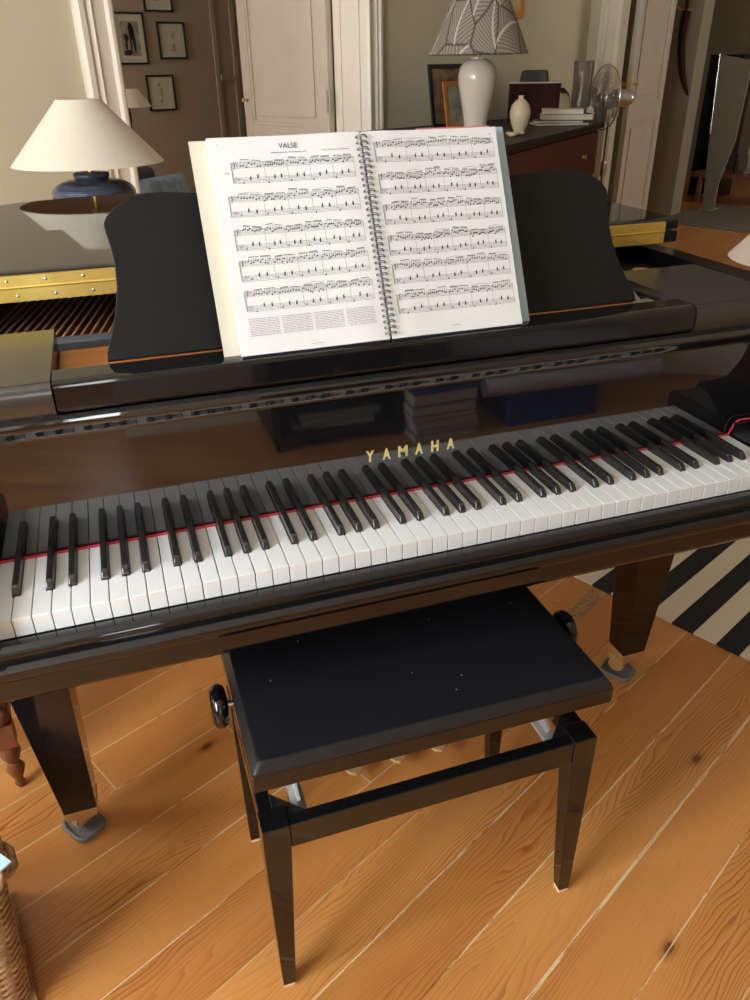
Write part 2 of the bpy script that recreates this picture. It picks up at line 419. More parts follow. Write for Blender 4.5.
SC.view_settings.view_transform = 'Standard'; SC.view_settings.look = 'None'; SC.view_settings.gamma = 1; SC.view_settings.use_curve_mapping = False
SC.view_settings.exposure = 0.08
SC.cycles.max_bounces = 10; SC.cycles.diffuse_bounces = 5; SC.cycles.glossy_bounces = 5; SC.cycles.caustics_reflective = False; SC.cycles.caustics_refractive = False

# ------------------------------------------------------------------ GRAND PIANO
WK = .0235; K = .735; CX = 26*WK
piano = thing('grand_piano', 'black glossy grand piano with open keyboard and music desk raised', 'piano', (CX, .3, 0))
PO = Vector((CX, .3, 0))
def pp(name, bm, m, **k):
    o = obj(name, bm, m, piano, **k); o.matrix_parent_inverse = Matrix.Translation(-PO); return o
# white keys
names = ['A', 'B'] + list('CDEFGAB')*7 + ['C']
wk_proto = {}
def key_shape(L, Rr):
    """white key; L/R = tail cut on left / right from the black keys"""
    bm = NB(); g_ = .0006; top = K; bot = K-.027
    x0, x1 = g_, WK-g_
    pts = [(x0, -.002), (x1, -.002), (x1, .0495)]
    if Rr: pts += [(x1-Rr, .0495)]
    pts += [(x1-Rr, .143), (x0+L, .143)]
    if L: pts += [(x0+L, .0495)]
    pts += [(x0, .0495)]
    q = []
    for p in pts:
        if not q or (abs(p[0]-q[-1][0]) > 1e-7 or abs(p[1]-q[-1][1]) > 1e-7): q.append(p)
    prism(bm, q, bot, top, 'z')
    return ME(bm, 'white_key')
BO = {'A': +.0016+.0, 'C': -.0022, 'D': +.0022, 'F': -.0030, 'G': 0.0}   # shift of the black key right of this note
BO['A'] = .0030
HB = .0052
keymesh = {}
for i, nme in enumerate(names):
    L = Rr = 0
    if nme in BO and i < 51: Rr = max(0, HB + .0004 - BO[nme] - .0006) if nme != 'C' or i < 51 else 0
    prev = names[i-1] if i > 0 else None
    if prev in BO and i > 0: L = max(0, HB + .0004 + BO[prev] - .0006)
    if i == 0: L = 0
    key = (round(L, 5), round(Rr, 5))
    if key not in keymesh: keymesh[key] = key_shape(L, Rr)
    o = bpy.data.objects.new('white_key', keymesh[key]); COL.objects.link(o)
    if not keymesh[key].materials: keymesh[key].materials.append(M_white)
    o.parent = piano; o.location = Vector((i*WK, 0, 0)) - PO
    b = o.modifiers.new('b', 'BEVEL'); b.width = .0008; b.segments = 2; b.limit_method = 'ANGLE'
# black keys
bm = NB()
h = .0118; wb, wt = .0052, .0042
rings = []
for y, zz, ww in ((.0, 0, wb), (.0008, .004, wb), (.006, h-.0012, wt), (.009, h, wt-.0004), (.093, h+.001, wt-.0004)):
    rings.append((y, zz, ww))
def bk_ring(y, zt, w0, w1):
    return [(-w0, y, -.004), (w0, y, -.004), (w1, y, zt-.0012), (w1-.0012, y, zt), (-w1+.0012, y, zt), (-w1, y, zt-.0012)]
loft(bm, [bk_ring(0, .0030, wb, wb-.0004), bk_ring(.0045, .0095, wb, wt+.0002), bk_ring(.0085, h, wb, wt), bk_ring(.093, h+.0012, wb, wt)])
bkm = ME(bm, 'black_key'); bkm.materials.append(M_bkey)
for i, nme in enumerate(names[:51]):
    if nme in BO:
        o = bpy.data.objects.new('black_key', bkm); COL.objects.link(o); o.parent = piano
        o.location = Vector(((i+1)*WK + BO[nme], .0503, K)) - PO
        b = o.modifiers.new('b', 'BEVEL'); b.width = .0007; b.segments = 2; b.limit_method = 'ANGLE'
bm = NB(); box(bm, 0.0, 52*WK, .004, .142, K-.04, K-.0272); pp('key_frame', bm, M_keygap)
# red felt at the foot of the fallboard, curling up over the end blocks
bm = NB(); box(bm, -.001, 52*WK+.001, .1385, .1445, K-.004, K+.0012); 
tube(bm, [(52*WK, .141, K), (52*WK+.002, .1385, K+.012), (52*WK+.006, .137, K+.024), (52*WK+.014, .137, K+.029), (52*WK+.075, .137, K+.029)], .0014, 6)
tube(bm, [(0, .141, K), (-.002, .1385, K+.012), (-.006, .137, K+.024), (-.014, .137, K+.029), (-.075, .137, K+.029)], .0014, 6)
pp('key_felt', bm, M_felt_red)
# fallboard
bm = NB()
prism(bm, [(.145, K+.002), (.145, .905), (.1435, .9125), (.139, .918), (.1365, .925), (.139, .932), (.147, .936), (.155, .934), (.170, .93), (.170, K+.002)], -.085, 1.305, 'x')
fb = pp('fallboard', bm, M_gloss, smooth=40)
# maker's name in brass
letters = 'YAMAHA'
for k_, ch in enumerate(letters):
    me = text_mesh(ch, .0255, .0006, off=.0009)
    x0 = min(v.co.x for v in me.vertices); x1 = max(v.co.x for v in me.vertices)
    y0 = min(v.co.y for v in me.vertices); y1 = max(v.co.y for v in me.vertices)
    for v in me.vertices:
        v.co.x = (v.co.x - (x0+x1)/2)/(x1-x0)*(.0125 if ch != 'M' else .0150); v.co.y = (v.co.y-y0)/(y1-y0)*.0185
    o = obj('brass_letter', me, M_gold, fb)
    o.matrix_parent_inverse = Matrix.Identity(4)
    o.matrix_basis = Matrix.Translation((.5415 + k_*.0268, .1440, .7965)) @ Matrix.Rotation(R(90), 4, 'X')
# key slip and key bed
bm = NB()
prism(bm, [(-.004, .66), (-.004, .7055), (-.007, .7085), (-.018, .709), (-.026, .706), (-.030, .700), (-.031, .66)], -.085, 1.305, 'x')
pp('key_slip', bm, M_black, smooth=50)
bm = NB()
prism(bm, [(.30, .6095), (-.002, .6095), (-.010, .616), (-.020, .625), (-.030, .634), (-.037, .645), (-.038, .668), (-.042, .672), (-.046, .679), (-.045, .687), (-.038, .691), (-.031, .691), (.30, .691)], -.128, 1.348, 'x')
pp('key_bed', bm, M_black, smooth=45)
# end blocks beside the keys
for x0, x1 in ((-.080, -.004), (52*WK+.004, 52*WK+.080)):
    bm = NB(); prism(bm, [(-.028, .69), (-.028, .750), (-.022, .758), (-.012, .761), (.1365, .761), (.1365, .69)], x0, x1, 'x'); pp('key_block', bm, M_black, smooth=40)
# arms (cheeks) of the case
arm = [(.15, .69), (-.045, .69), (-.045, .745), (-.035, .765), (.0, .778), (.035, .80), (.06, .84), (.075, .89), (.09, .925), (.11, .945), (.135, .953), (.15, .955)]
for x0, x1 in ((-.128, -.082), (1.302, 1.348)):
    bm = NB(); prism(bm, arm, x0, x1, 'x'); pp('case_arm', bm, M_black, smooth=35)
# side blocks left and right of the music desk
blk = [(.40, .935), (.148, .935), (.145, .945), (.1445, .966), (.148, .975), (.156, .98), (.40, .98)]
for x0, x1 in ((-.122, .115), (1.107, 1.342)):
    bm = NB(); prism(bm, blk, x0, x1, 'x'); pp('side_block', bm, M_block, smooth=40)
# desk rail between them
bm = NB(); prism(bm, [(.215, .944), (.160, .944), (.158, .938), (.150, .938), (.147, .945), (.147, .970), (.151, .977), (.160, .980), (.198, .980), (.205, .976), (.215, .970)], .117, 1.105, 'x')
pp('desk_rail', bm, M_black, smooth=40)
# case rim: grand outline
def bez(p0, p1, p2, p3, n):
    o = []
    for i in range(n):
        t = i/n; a = (1-t)**3; b = 3*t*(1-t)**2; c_ = 3*t*t*(1-t); d = t**3
        o.append((a*p0[0]+b*p1[0]+c_*p2[0]+d*p3[0], a*p0[1]+b*p1[1]+c_*p2[1]+d*p3[1]))
    return o
def outline(off, yfront):
    xl, xr = -.128+off, 1.348-off
    pts = [(xl, yfront)]
    pts += bez((xl, 1.36), (xl, 1.53-off*.5), (.02, 1.62-off), (.30, 1.62-off), 14)
    pts += bez((.30, 1.62-off), (.56, 1.62-off), (.62-off, 1.36), (.80-off, 1.20-off*.6), 14)
    pts += bez((.80-off, 1.20-off*.6), (1.02-off, 1.02-off*.6), (xr, 1.02-off*.2), (xr, .66), 16)
    pts += [(xr, .66), (xr, yfront)]
    return pts
bm = NB()
Oo = outline(0, .15); Oi = outline(.045, .15)
n = len(Oo)
def ringstrip(bm, A, B, z0, z1):
    a0 = [bm.verts.new((*p, z0)) for p in A]; a1 = [bm.verts.new((*p, z1)) for p in A]
    b0 = [bm.verts.new((*p, z0)) for p in B]; b1 = [bm.verts.new((*p, z1)) for p in B]
    for i in range(len(A)-1):
        for q in ((a0[i], a0[i+1], a1[i+1], a1[i]), (b0[i+1], b0[i], b1[i], b1[i+1]), (a1[i], a1[i+1], b1[i+1], b1[i]), (a0[i+1], a0[i], b0[i], b0[i+1])): bm.faces.new(q)
    for i in (0, len(A)-1):
        bm.faces.new((a0[i], a1[i], b1[i], b0[i]) if i == 0 else (a0[i], b0[i], b1[i], a1[i]))
ringstrip(bm, Oo, Oi, .66, .982)
pp('case_rim', bm, M_black, smooth=40)
bm = NB(); ringstrip(bm, outline(.0455, .42)[:30], outline(.060, .42)[:30], .80, .970); pp('inner_rim', bm, M_pinewood, smooth=40)
bm = NB(); box(bm, 1.115, 1.286, .41, .60, .90, .955); pp('pit_dark_fill', bm, M_satin, bevel=.002)  # added black box that stands in for the dark of the pit
# underside frame / soundboard
bm = NB(); prism(bm, outline(.05, .30), .66, .675, 'z'); pp('soundboard', bm, M_pinewood)
# iron plate
bm = NB()
prism(bm, outline(.065, .50), .885, .90, 'z'); 
box(bm, -.06, 1.28, .29, .375, .90, .9445); box(bm, -.06, 1.28, .375, .50, .885, .90)
pp('iron_plate', bm, M_plate)
bm = NB(); box(bm, .117, 1.105, .216, .385, .925, .9495); pp('pin_block', bm, M_pinewood, bevel=.002)
bm = NB(); box(bm, .0, 1.2, .463, .500, .905, .9395); pp('damper_rail', bm, M_barpaint, bevel=.002)
# bass strings running diagonally, wound copper
bm = NB()
for k_ in range(34):
    x = -.02 + k_*.0150
    tube(bm, [(x, .502, .935), (x+.115, 1.10, .933)], .0022, 5)
o = pp('bass_strings', bm, M_copper, smooth=60); o['kind'] = 'stuff'
bm = NB()
for k_ in range(46):
    x = .50 + k_*.0150
    tube(bm, [(x, .502, .926), (x+.01*(1-k_/46), .66+.4*(1-k_/46), .926)], .0007, 4)
o = pp('treble_strings', bm, M_steel); o['kind'] = 'stuff'
bm = NB()
lathe(bm, [(.0, 0), (.030, 0), (.034, .004), (.030, .012), (.018, .018), (0, .020)], 20, (1.19, .47, .925))
box(bm, 1.13, 1.25, .44, .455, .93, .95); tube(bm, [(1.17, .43, .95), (1.21, .46, .962), (1.245, .47, .955)], .007, 8)
pp('plate_boss', bm, M_brass_soft, smooth=40)
bm = NB(); tube(bm, [(1.075, .25, .958), (1.098, .31, .962), (1.10, .35, .956)], .006, 8); box(bm, 1.062, 1.098, .236, .262, .950, .966)
pp('desk_slide', bm, M_steel, bevel=.001)
# lid: main part and folded-back front flap with brass piano hinge
def lid_outline(y0, grow=.006):
    p = outline(-grow, y0); return p
bm = NB(); prism(bm, lid_outline(.53), .996, 1.0185, 'z'); lid = pp('lid', bm, M_lid, smooth=40, bevel=.003)
bm = NB()
prism(bm, [(.534, 1.0215), (.534, 1.036), (.541, 1.0405), (.560, 1.0425), (.925, 1.0425), (.932, 1.039), (.932, 1.0215)], -.134, 1.354, 'x')
flap = pp('lid_flap', bm, M_lid, smooth=40)
bm = NB(); 
box(bm, -.10, 1.318, .5262, .5312, .9965, 1.0175); box(bm, -.10, 1.318, .5262, .5348, 1.0215, 1.0380)
tube(bm, [(-.10, .5275, 1.0195), (1.318, .5275, 1.0195)], .0028, 10)
hinge = pp('brass_hinge', bm, M_brass, smooth=40)
bm = NB()
for k_ in range(24):
    for z_ in (1.006, 1.0305):
        lathe(bm, [(.0, -.0008), (.0022, -.0006), (.0026, .0)], 10, (-.07+k_*.0595+(.012 if z_ < 1.01 else 0), .5260, z_), 'y', capb=False)
so = obj('hinge_screws', bm, M_steel, hinge, smooth=60); so.matrix_parent_inverse = Matrix.Identity(4); so['kind'] = 'stuff'
# music desk panel: curved outline leaning back
TD = R(27)
half = [(.423, 0), (.4215, .012), (.412, .035), (.401, .066), (.394, .098), (.3915, .13), (.393, .155), (.3965, .178), (.3965, .185), (.392, .1935), (.384, .202), (.368, .2125), (.350, .2195), (.333, .2235), (.31, .2235), (.27, .2200), (.2, .2165), (0, .218)]
pts = [(x, z) for x, z in half] + [(-x, z) for x, z in reversed(half[:-1])]
bm = NB(); prism(bm, pts, 0, .012, 'y')
MD = Matrix.Translation((CX, .210, .9805)) @ Matrix.Rotation(-TD, 4, 'X')
bm.transform(MD); pp('music_desk', bm, M_desk, bevel=.0012)
# desk ledge the book stands on
# legs
def piano_leg(x, y, brk=True):
    bm = NB()
    loft(bm, [sqring(x, y, .082, .030), sqring(x, y, .097, .031), sqring(x-(.012 if x < 0 else -.004), y, .61, .058)])
    leg = pp('leg', bm, M_black, bevel=.002)
    bm = NB(); loft(bm, [sqring(x, y, .062, .0285), sqring(x, y, .081, .0308), sqring(x, y, .0855, .0312)])
    c_ = obj('brass_cap', bm, M_brass_soft, leg, bevel=.001); c_.matrix_parent_inverse = Matrix.Identity(4)
    a = R(35); d = Vector((math.cos(a), math.sin(a), 0)); e = Vector((-d.y, d.x, 0))
    bm = NB()
    M = Matrix.Translation((x, y, 0)) @ Matrix.Rotation(a, 4, 'Z')
    for s in (-1, 1):
        prism(bm, [(-.022, .063), (.022, .063), (.012, .026), (.0, .020), (-.012, .026)], s*.0185-.002, s*.0185+.002, 'x', M=M@Matrix.Translation((0, .012, 0)))
    lathe(bm, [(.0, -.016), (.0175, -.016), (.0195, -.013), (.0195, .013), (.0175, .016), (0, .016)], 24, (0, .014, .0300), 'x')
    for v in bm.verts[-6*24:]: v.co = M @ v.co
    c2 = obj('caster', bm, M_brass_soft, leg, smooth=40); c2.matrix_parent_inverse = Matrix.Identity(4)
    return leg
LEGS = [(-.018, .300), (1.250, .335), (.30, 1.38)]
for x, y in LEGS: piano_leg(x, y)
for (x, y), lb in zip(LEGS[:2], ('grey felt pad under the left front piano leg', 'grey felt pad under the right front piano leg')):
    bm = NB(); M = Matrix.Rotation(R(35), 4, 'Z')
    pts = [(math.copysign(abs(math.cos(t))**.5, math.cos(t))*.031, math.copysign(abs(math.sin(t))**.5, math.sin(t))*.038) for t in [2*PI*i/28 for i in range(28)]]
    prism(bm, pts, 0, .006, 'z', M=M)
    for i in range(28):
        pass
    tube(bm, [M @ Vector((p[0]*.95, p[1]*.95, .0085)) for p in pts], .0042, 8, closed=True)
    o = obj('felt_pad', bm, M_greyfelt, smooth=50); o.location = (x-.008, y+.008, 0)
    tag(o, lb, 'pad', 'caster pads under the piano')
# pedal lyre
bm = NB(); box(bm, .50, .76, .385, .47, .085, .145); pp('pedal_box', bm, M_black, bevel=.004)
bm = NB()
for x in (.555, .70): box(bm, x-.012, x+.012, .42, .45, .145, .66)
box(bm, .53, .73, .40, .47, .63, .66)
pp('pedal_lyre', bm, M_black, bevel=.003)
for x in (.522, .620, .714):
    bm = NB()
    DY = -.022
    outl = [(-.010, .40), (-.010, .33), (-.013, .305), (-.0185, .272), (-.0190, .258), (-.013, .246), (0, .240), (.013, .246), (.0190, .258), (.0185, .272), (.013, .305), (.010, .33), (.010, .40)]
    prism(bm, [(x+a, b+(DY if b < .39 else 0)) for a, b in outl], .032, .040, 'z'); box(bm, x-.008, x+.008, .38, .40, .04, .09)
    pp('pedal', bm, M_brass_soft, bevel=.003)

# ------------------------------------------------------------------ MUSIC BOOK and folders
paper = noisy('page_paper', S(222, 225, 226), S(227, 229, 230), 2.5, .6)
cover_m = noisy('cream_cover', S(204, 200, 182), S(210, 206, 189), 4, .5)
folder_m = noisy('blue_folder', S(170, 200, 220), S(178, 206, 224), 4, .45)
greyf_m = noisy('grey_blue_sheet', S(120, 130, 142), S(132, 142, 152), 4, .5)
pink_m = mat('pink_sheet', S(206, 128, 142), .6)
ink = mat('printed_ink', S(56, 56, 60), .7)
ink2 = mat('faint_ink', S(96, 96, 102), .7)
wire_m = mat('spiral_wire', S(120, 118, 116), .35, metal=.7)
TB = R(26)
BX = .5815     # spine x
BOOK = Matrix.Translation((BX, .1585, .9812)) @ Matrix.Rotation(-TB, 4, 'X')   # local: x right, z up the page, -y towards reader
book = thing('music_book', 'open spiral-bound piano score with white pages standing on the music desk', 'book', (BX, .17, .981))
BOI = Matrix.Translation((-BX, -.17, -.981))
def bk(name, bm, m, parent=None, **k):
    bm.transform(BOOK) if not isinstance(bm, bpy.types.Mesh) else None
    if isinstance(bm, bpy.types.Mesh): bm.transform(BOOK)
    o = obj(name, bm, m, parent or book, **k)
    o.matrix_parent_inverse = BOI if parent is None else Matrix.Identity(4)
    return o
PH = .294; PWL = .2170; PWR = .2125
# page surfaces with a soft curl near the spine
def page(side, w, y0, th, z0=0, z1=PH, x_in=.0022):
    bm = NB(); N = 14; prof = []
    for i in range(N+1):
        t = i/N; x = x_in + (w-x_in)*t
        y = y0 - .0035*math.exp(-((t-.10)/.22)**2) - .0012*t
        prof.append((side*x, y))
    pts = prof + [(a, b+th) for a, b in reversed(prof)]
    if side < 0: pts = pts[::-1]
    prism(bm, pts, z0, z1, 'z'); return bm
def py(t_x, w, y0, x_in=.0022):
    t = (abs(t_x)-x_in)/(w-x_in); return y0 - .0035*math.exp(-((t-.10)/.22)**2) - .0012*t
bm = NB(); box(bm, -.2400, -.0085, .010, .0115, -.0005, PH+.0012); bk('cover', bm, cover_m)
bm = NB(); box(bm, -.008, .008, .0085, .0115, 0, PH); bk('spine_card', bm, paper)
pl = bk('left_page', page(-1, PWL, .0, .008), paper, smooth=30)
pr_ = bk('right_page', page(1, PWR, .0, .006), paper, smooth=30)
# printed music: staves, stems, beams and heads laid on the page surface
def flat(bm, pts, y, side_w):
    vs = [bm.verts.new(Vector((x, py(x, side_w, 0) - .00025, z))) for x, z in pts]; bm.faces.new(vs)
def line(bm, x0, z0, x1, z1, w, sw):
    nseg = max(1, int(abs(x1-x0)/.02)); d = Vector((x1-x0, z1-z0)); L = d.length
    if L < 1e-6: return
    nrm = Vector((-d.y, d.x)).normalized()*w/2
    for i in range(nseg):
        a = Vector((x0, z0))+d*(i/nseg); b = Vector((x0, z0))+d*((i+1)/nseg)
        flat(bm, [a-nrm, b-nrm, b+nrm, a+nrm], 0, sw)
def head(bm, x, z, sw, r=.00115, open_=False):
    flat(bm, [(x+r*1.25*math.cos(a)-.2*r*math.sin(a), z+r*.95*math.sin(a)+.3*r*math.cos(a)) for a in [2*PI*i/8 for i in range(8)]], 0, sw)
def staff(bmL, bmN, x0, x1, z, sp_, sw, rnd_, bass):
    for i in range(5): line(bmL, x0, z-i*sp_, x1, z-i*sp_, .00034, sw)
    # clef
    if not bass:
        pts = [(.2, -1.2), (.9, -.2), (1.4, -2.2), (.4, -3.2), (1.5, -3.0), (1.2, .8), (.9, -4.8), (.5, -4.6)]
    else:
        pts = [(.3, -.8), (1.0, -.1), (1.6, -1.0), (1.2, -2.4), (.4, -3.2)]
    for a, b in zip(pts, pts[1:]): line(bmN, x0+.001+a[0]*sp_*1.1, z+a[1]*sp_, x0+.001+b[0]*sp_*1.1, z+b[1]*sp_, .00045, sw)
    for q in range(4): head(bmN, x0+.0052+q*.0009, z-((q*1.5) % 4)*sp_, sw, .0006)
def system(bmL, bmN, x0, x1, z, sw, rnd_):
    sp_ = .0018; gapst = .0206
    staff(bmL, bmN, x0, x1, z, sp_, sw, rnd_, False); staff(bmL, bmN, x0, x1, z-gapst, sp_, sw, rnd_, True)
    nbar = rnd_.choice((5, 6, 6))
    xs = [x0] + [x0 + .012 + (x1-x0-.012)*(k_+1)/nbar for k_ in range(nbar)]
    for x in xs: line(bmN, x, z+.00005, x, z-gapst-4*sp_, .0003, sw)
    line(bmN, x0-.0012, z, x0-.0012, z-gapst-4*sp_, .0007, sw)
    for k_ in range(nbar):
        a = xs[k_]+(.0115 if k_ == 0 else .002); b = xs[k_+1]-.0015
        # treble: running beamed groups
        nn = rnd_.choice((8, 8, 10, 9)); st = (b-a)/nn; base = rnd_.uniform(-1.5, 1.8)
        for grp in range(2):
            m0 = grp*(nn//2); m1 = nn//2 if grp == 0 else nn
            hs = [base + 1.3*math.sin(rnd_.uniform(0, 6)) + rnd_.uniform(-.6, .6) for _ in range(m1-m0)]
            if not hs: continue
            top = max(hs)+2.6; tz0 = z - 2*sp_ + top*sp_; tz1 = tz0 + rnd_.uniform(-.8, .8)*sp_
            xa = a+m0*st+.001; xb = a+(m1-1)*st+.001
            for j, hh in enumerate(hs):
                x = a+(m0+j)*st; zz = z-2*sp_+hh*sp_; head(bmN, x, zz, sw, .00105)
                tt = 0 if xb-xa < 1e-6 else (x+.001-xa)/(xb-xa)
                line(bmN, x+.001, zz, x+.001, tz0+(tz1-tz0)*tt, .0003, sw)
            line(bmN, xa, tz0, xb, tz1, .0007, sw)
            if rnd_.random() < .5: line(bmN, xa, tz0-.0011, xb, tz1-.0011, .0005, sw)
        if rnd_.random() < .45:      # slur
            q = [(a+(b-a)*t, z+.0030+.0018*math.sin(PI*t)) for t in [i/6 for i in range(7)]]
            for c0, c1 in zip(q, q[1:]): line(bmN, c0[0], c0[1], c1[0], c1[1], .0003, sw)
        # bass: waltz oom-pah-pah
        zb = z-gapst; st = (b-a)/3
        for j in range(3):
            x = a+j*st+.001
            hh = (-1.5, 1.1, 1.1)[j]+rnd_.uniform(-.8, .8)
            head(bmN, x, zb-2*sp_+hh*sp_, sw, .0010)
            if j:
                head(bmN, x, zb-2*sp_+(hh+1)*sp_, sw, .0010); head(bmN, x, zb-2*sp_+(hh+1.9)*sp_, sw, .0009)
            line(bmN, x+.0009, zb-2*sp_+hh*sp_, x+.0009, zb-2*sp_+(hh+3.8)*sp_ if j else zb-2*sp_+(hh+2.6)*sp_, .00026, sw)
def squiggle(bm, x0, x1, z, h_, sw, rnd_):
    x = x0
    while x < x1:
        w_ = rnd_.uniform(.0006, .0016); line(bm, x, z+rnd_.uniform(-.2, .2)*h_, min(x+w_, x1), z+rnd_.uniform(-.2, .2)*h_, h_*.7, sw); x += w_+rnd_.uniform(.0004, .0012)
rg_ = random.Random(3)
bl, bn = NB(), NB(); sw = PWL
for k_, zt in enumerate((.2600, .2150, .1700, .1280, .0870)):
    system(bl, bn, -.1990+(.0105 if k_ == 0 else 0), -.0160, zt, sw, rg_)
squiggle(bl, -.132, -.082, .2712, .0017, sw, rg_); squiggle(bl, -.060, -.020, .2712, .0015, sw, rg_)
squiggle(bl, -.200, -.194, .246, .002, sw, rg_)
for cx_ in range(4):
    x0 = -.200+cx_*.0465
    for r_ in range(11): squiggle(bl, x0, x0+.042, .0490-r_*.0023, .0011, sw, rg_)
squiggle(bl, -.118, -.100, .0065, .0012, sw, rg_); squiggle(bn, -.205, -.203, .284, .0016, sw, rg_)
bk('staff_lines', bl, ink2, pl); bk('notes', bn, ink, pl)
me = text_mesh('VALSE', .0098, .0, 'CENTER')
me.transform(Matrix.Translation((-.107, -.0022, .2765)) @ Matrix.Rotation(R(90), 4, 'X')); bk('title', me, ink, pl)
bl, bn = NB(), NB(); sw = PWR
for k_, zt in enumerate((.2780, .2330, .1895, .1455, .1050, .0615)):
    system(bl, bn, .0185, .2050, zt, sw, rg_)
squiggle(bn, .200, .203, .284, .0016, sw, rg_); squiggle(bl, .098, .112, .0100, .0012, sw, rg_)
bk('staff_lines', bl, ink2, pr_); bk('notes', bn, ink, pr_)
# twin-loop wire
bm = NB()
for k_ in range(34):
    z = .008 + k_*(PH-.016)/33
    for dz in (-.0011, .0011):
        tube(bm, [(.0075*math.cos(t), -.0035-.0075*math.sin(t), z+dz) for t in [PI*i/10 for i in range(11)]], .0007, 6)
bk('wire_binding', bm, wire_m, smooth=60)
bm = NB()
for k_ in range(34):
    z = .008 + k_*(PH-.016)/33
    for s in (-1, 1):
        lathe(bm, [(.0, 0), (.0014, 0), (.0014, .0003), (0, .0003)], 8, (s*.0078, py(.0078, PWL, 0)-.0006, z), 'y')
bk('punched_holes', bm, mat('hole_shadow', S(110, 108, 106), .8), book and None)
# loose folders behind the book
def folder(name, label, x0, x1, z1, y0, th, m, rot=0.0):
    bm = NB(); box(bm, x0, x1, y0, y0+th, 0, z1)
    bm.transform(BOOK @ Matrix.Rotation(rot, 4, 'Y')); o = obj(name, bm, m, bevel=.0004); tag(o, label, 'folder'); return o
folder('paper_folder', 'pale blue card folder behind the right page of the score', .004, .2330, .2985, .0125, .0012, folder_m, R(-.15))
folder('paper_folder', 'pink card folder, only its top edge showing above the right page', .092, .2100, .3025, .0142, .0010, pink_m)
folder('paper_folder', 'grey blue card folder, its top edge showing left of the pink one', .0, .150, .3010, .0157, .0010, greyf_m)

# ------------------------------------------------------------------ BENCH
bx0, bx1, by0, by1 = .281, .822, -.137, .182
bench = thing('piano_bench', 'black adjustable piano bench with velvet seat, side knobs and tapered legs', 'bench', ((bx0+bx1)/2, .02, 0))
BI = Matrix.Translation((-(bx0+bx1)/2, -.02, 0))
TILT = Matrix.Translation((.553, 0, .490)) @ Matrix.Rotation(R(1.25), 4, 'Y') @ Matrix.Translation((-.553, 0, -.487))
def tl(bm): bm.transform(TILT); return bm
def bp(name, bm, m, parent=None, **k):
    o = obj(name, bm, m, parent or bench, **k); o.matrix_parent_inverse = BI if parent is None else Matrix.Identity(4); return o
for sx, X in ((1, bx0), (-1, bx1)):
    for sy, Y in ((1, by0), (-1, by1)):
        bm = NB()
        def rg2(w, z, off): 
            xa, xb = sorted((X+sx*off, X+sx*(off+w))); ya, yb = sorted((Y+sy*off, Y+sy*(off+w)))
            return [(xa, ya, z), (xb, ya, z), (xb, yb, z), (xa, yb, z)]
        loft(bm, [rg2(.020, .006, .004), rg2(.024, .05, .003), rg2(.040, .345, .0), rg2(.040, .391, .0)])
        leg = bp('leg', bm, M_black, bevel=.0018)
        bm = NB(); c_ = rg2(.018, 0, .005); box(bm, c_[0][0], c_[1][0], c_[0][1], c_[2][1], 0, .006)
        bp('foot_glide', bm, M_trim, leg)
for a in ('f', 'b'):
    y0 = by0+.002 if a == 'f' else by1-.024
    bm = NB(); box(bm, bx0+.040, bx1-.040, y0, y0+.022, .342, .389); bp('stretcher', bm, M_black, bevel=.002)
for a in (0, 1):
    x0 = bx0+.002 if a == 0 else bx1-.024
    bm = NB(); box(bm, x0, x0+.022, by0+.040, by1-.040, .342, .389); bp('stretcher', bm, M_black, bevel=.002)
# corner braces
for sx, X in ((1, bx0+.024), (-1, bx1-.024)):
    for sy, Y in ((1, by0+.024), (-1, by1-.024)):
        bm = NB(); prism(bm, [(X, Y), (X+sx*.045, Y), (X, Y+sy*.045)], .350, .386, 'z'); bp('corner_brace', bm, M_satin)
# lift mechanism
for s, X in ((0, bx0+.062), (1, bx1-.062)):
    bm = NB()
    for k_, (ya, yb) in enumerate(((by0+.05, .09), (by1-.05, -.05))):
        xx = X + k_*.006
        n_ = Vector((0, yb-ya, .098)).normalized(); w_ = Vector((0, -n_.z, n_.y))*.014
        a_ = Vector((xx, ya, .372)); b_ = Vector((xx, yb, .468))
        vs = []
        for xoff in (0, .004):
            vs.append([bm.verts.new(q+Vector((xoff, 0, 0))) for q in (a_-w_, b_-w_, b_+w_, a_+w_)])
        bm.faces.new(vs[0]); bm.faces.new(vs[1][::-1])
        for i in range(4): bm.faces.new([vs[0][i], vs[0][(i+1) % 4], vs[1][(i+1) % 4], vs[1][i]])
    tube(bm, [(X+.002, .02, .420), (X+.014, .02, .420)], .006, 10)
    box(bm, X-.01, X+.012, by0+.03, by1-.03, .366, .372)
    bp('scissor_arm', bm, M_zinc)
# seat
sx0, sx1, sy0, sy1 = .277, .829, -.146, .168
bm = NB(); box(bm, sx0, sx1, sy0, sy1, .474, .503); bp('seat_frame', tl(bm), M_black, bevel=.002)
bm = NB()
def rr_ring(x0, x1, y0, y1, z, r=.006):
    o_ = []
    for cx_, cy_, a0 in ((x1-r, y0+r, -90), (x1-r, y1-r, 0), (x0+r, y1-r, 90), (x0+r, y0+r, 180)):
        for i in range(5):
            a = R(a0+i*22.5); o_.append((cx_+r*math.cos(a), cy_+r*math.sin(a), z))
    return o_
loft(bm, [rr_ring(sx0+.001, sx1-.001, sy0+.001, sy1-.001, .503), rr_ring(sx0+.001, sx1-.001, sy0+.001, sy1-.001, .507),
          rr_ring(sx0+.010, sx1-.010, sy0+.010, sy1-.010, .5175), rr_ring(sx0+.014, sx1-.014, sy0+.014, sy1-.014, .5185)])
seat = bp('seat', tl(bm), M_leather, smooth=30)
bm = NB(); N1, N2 = 30, 18; grid = []
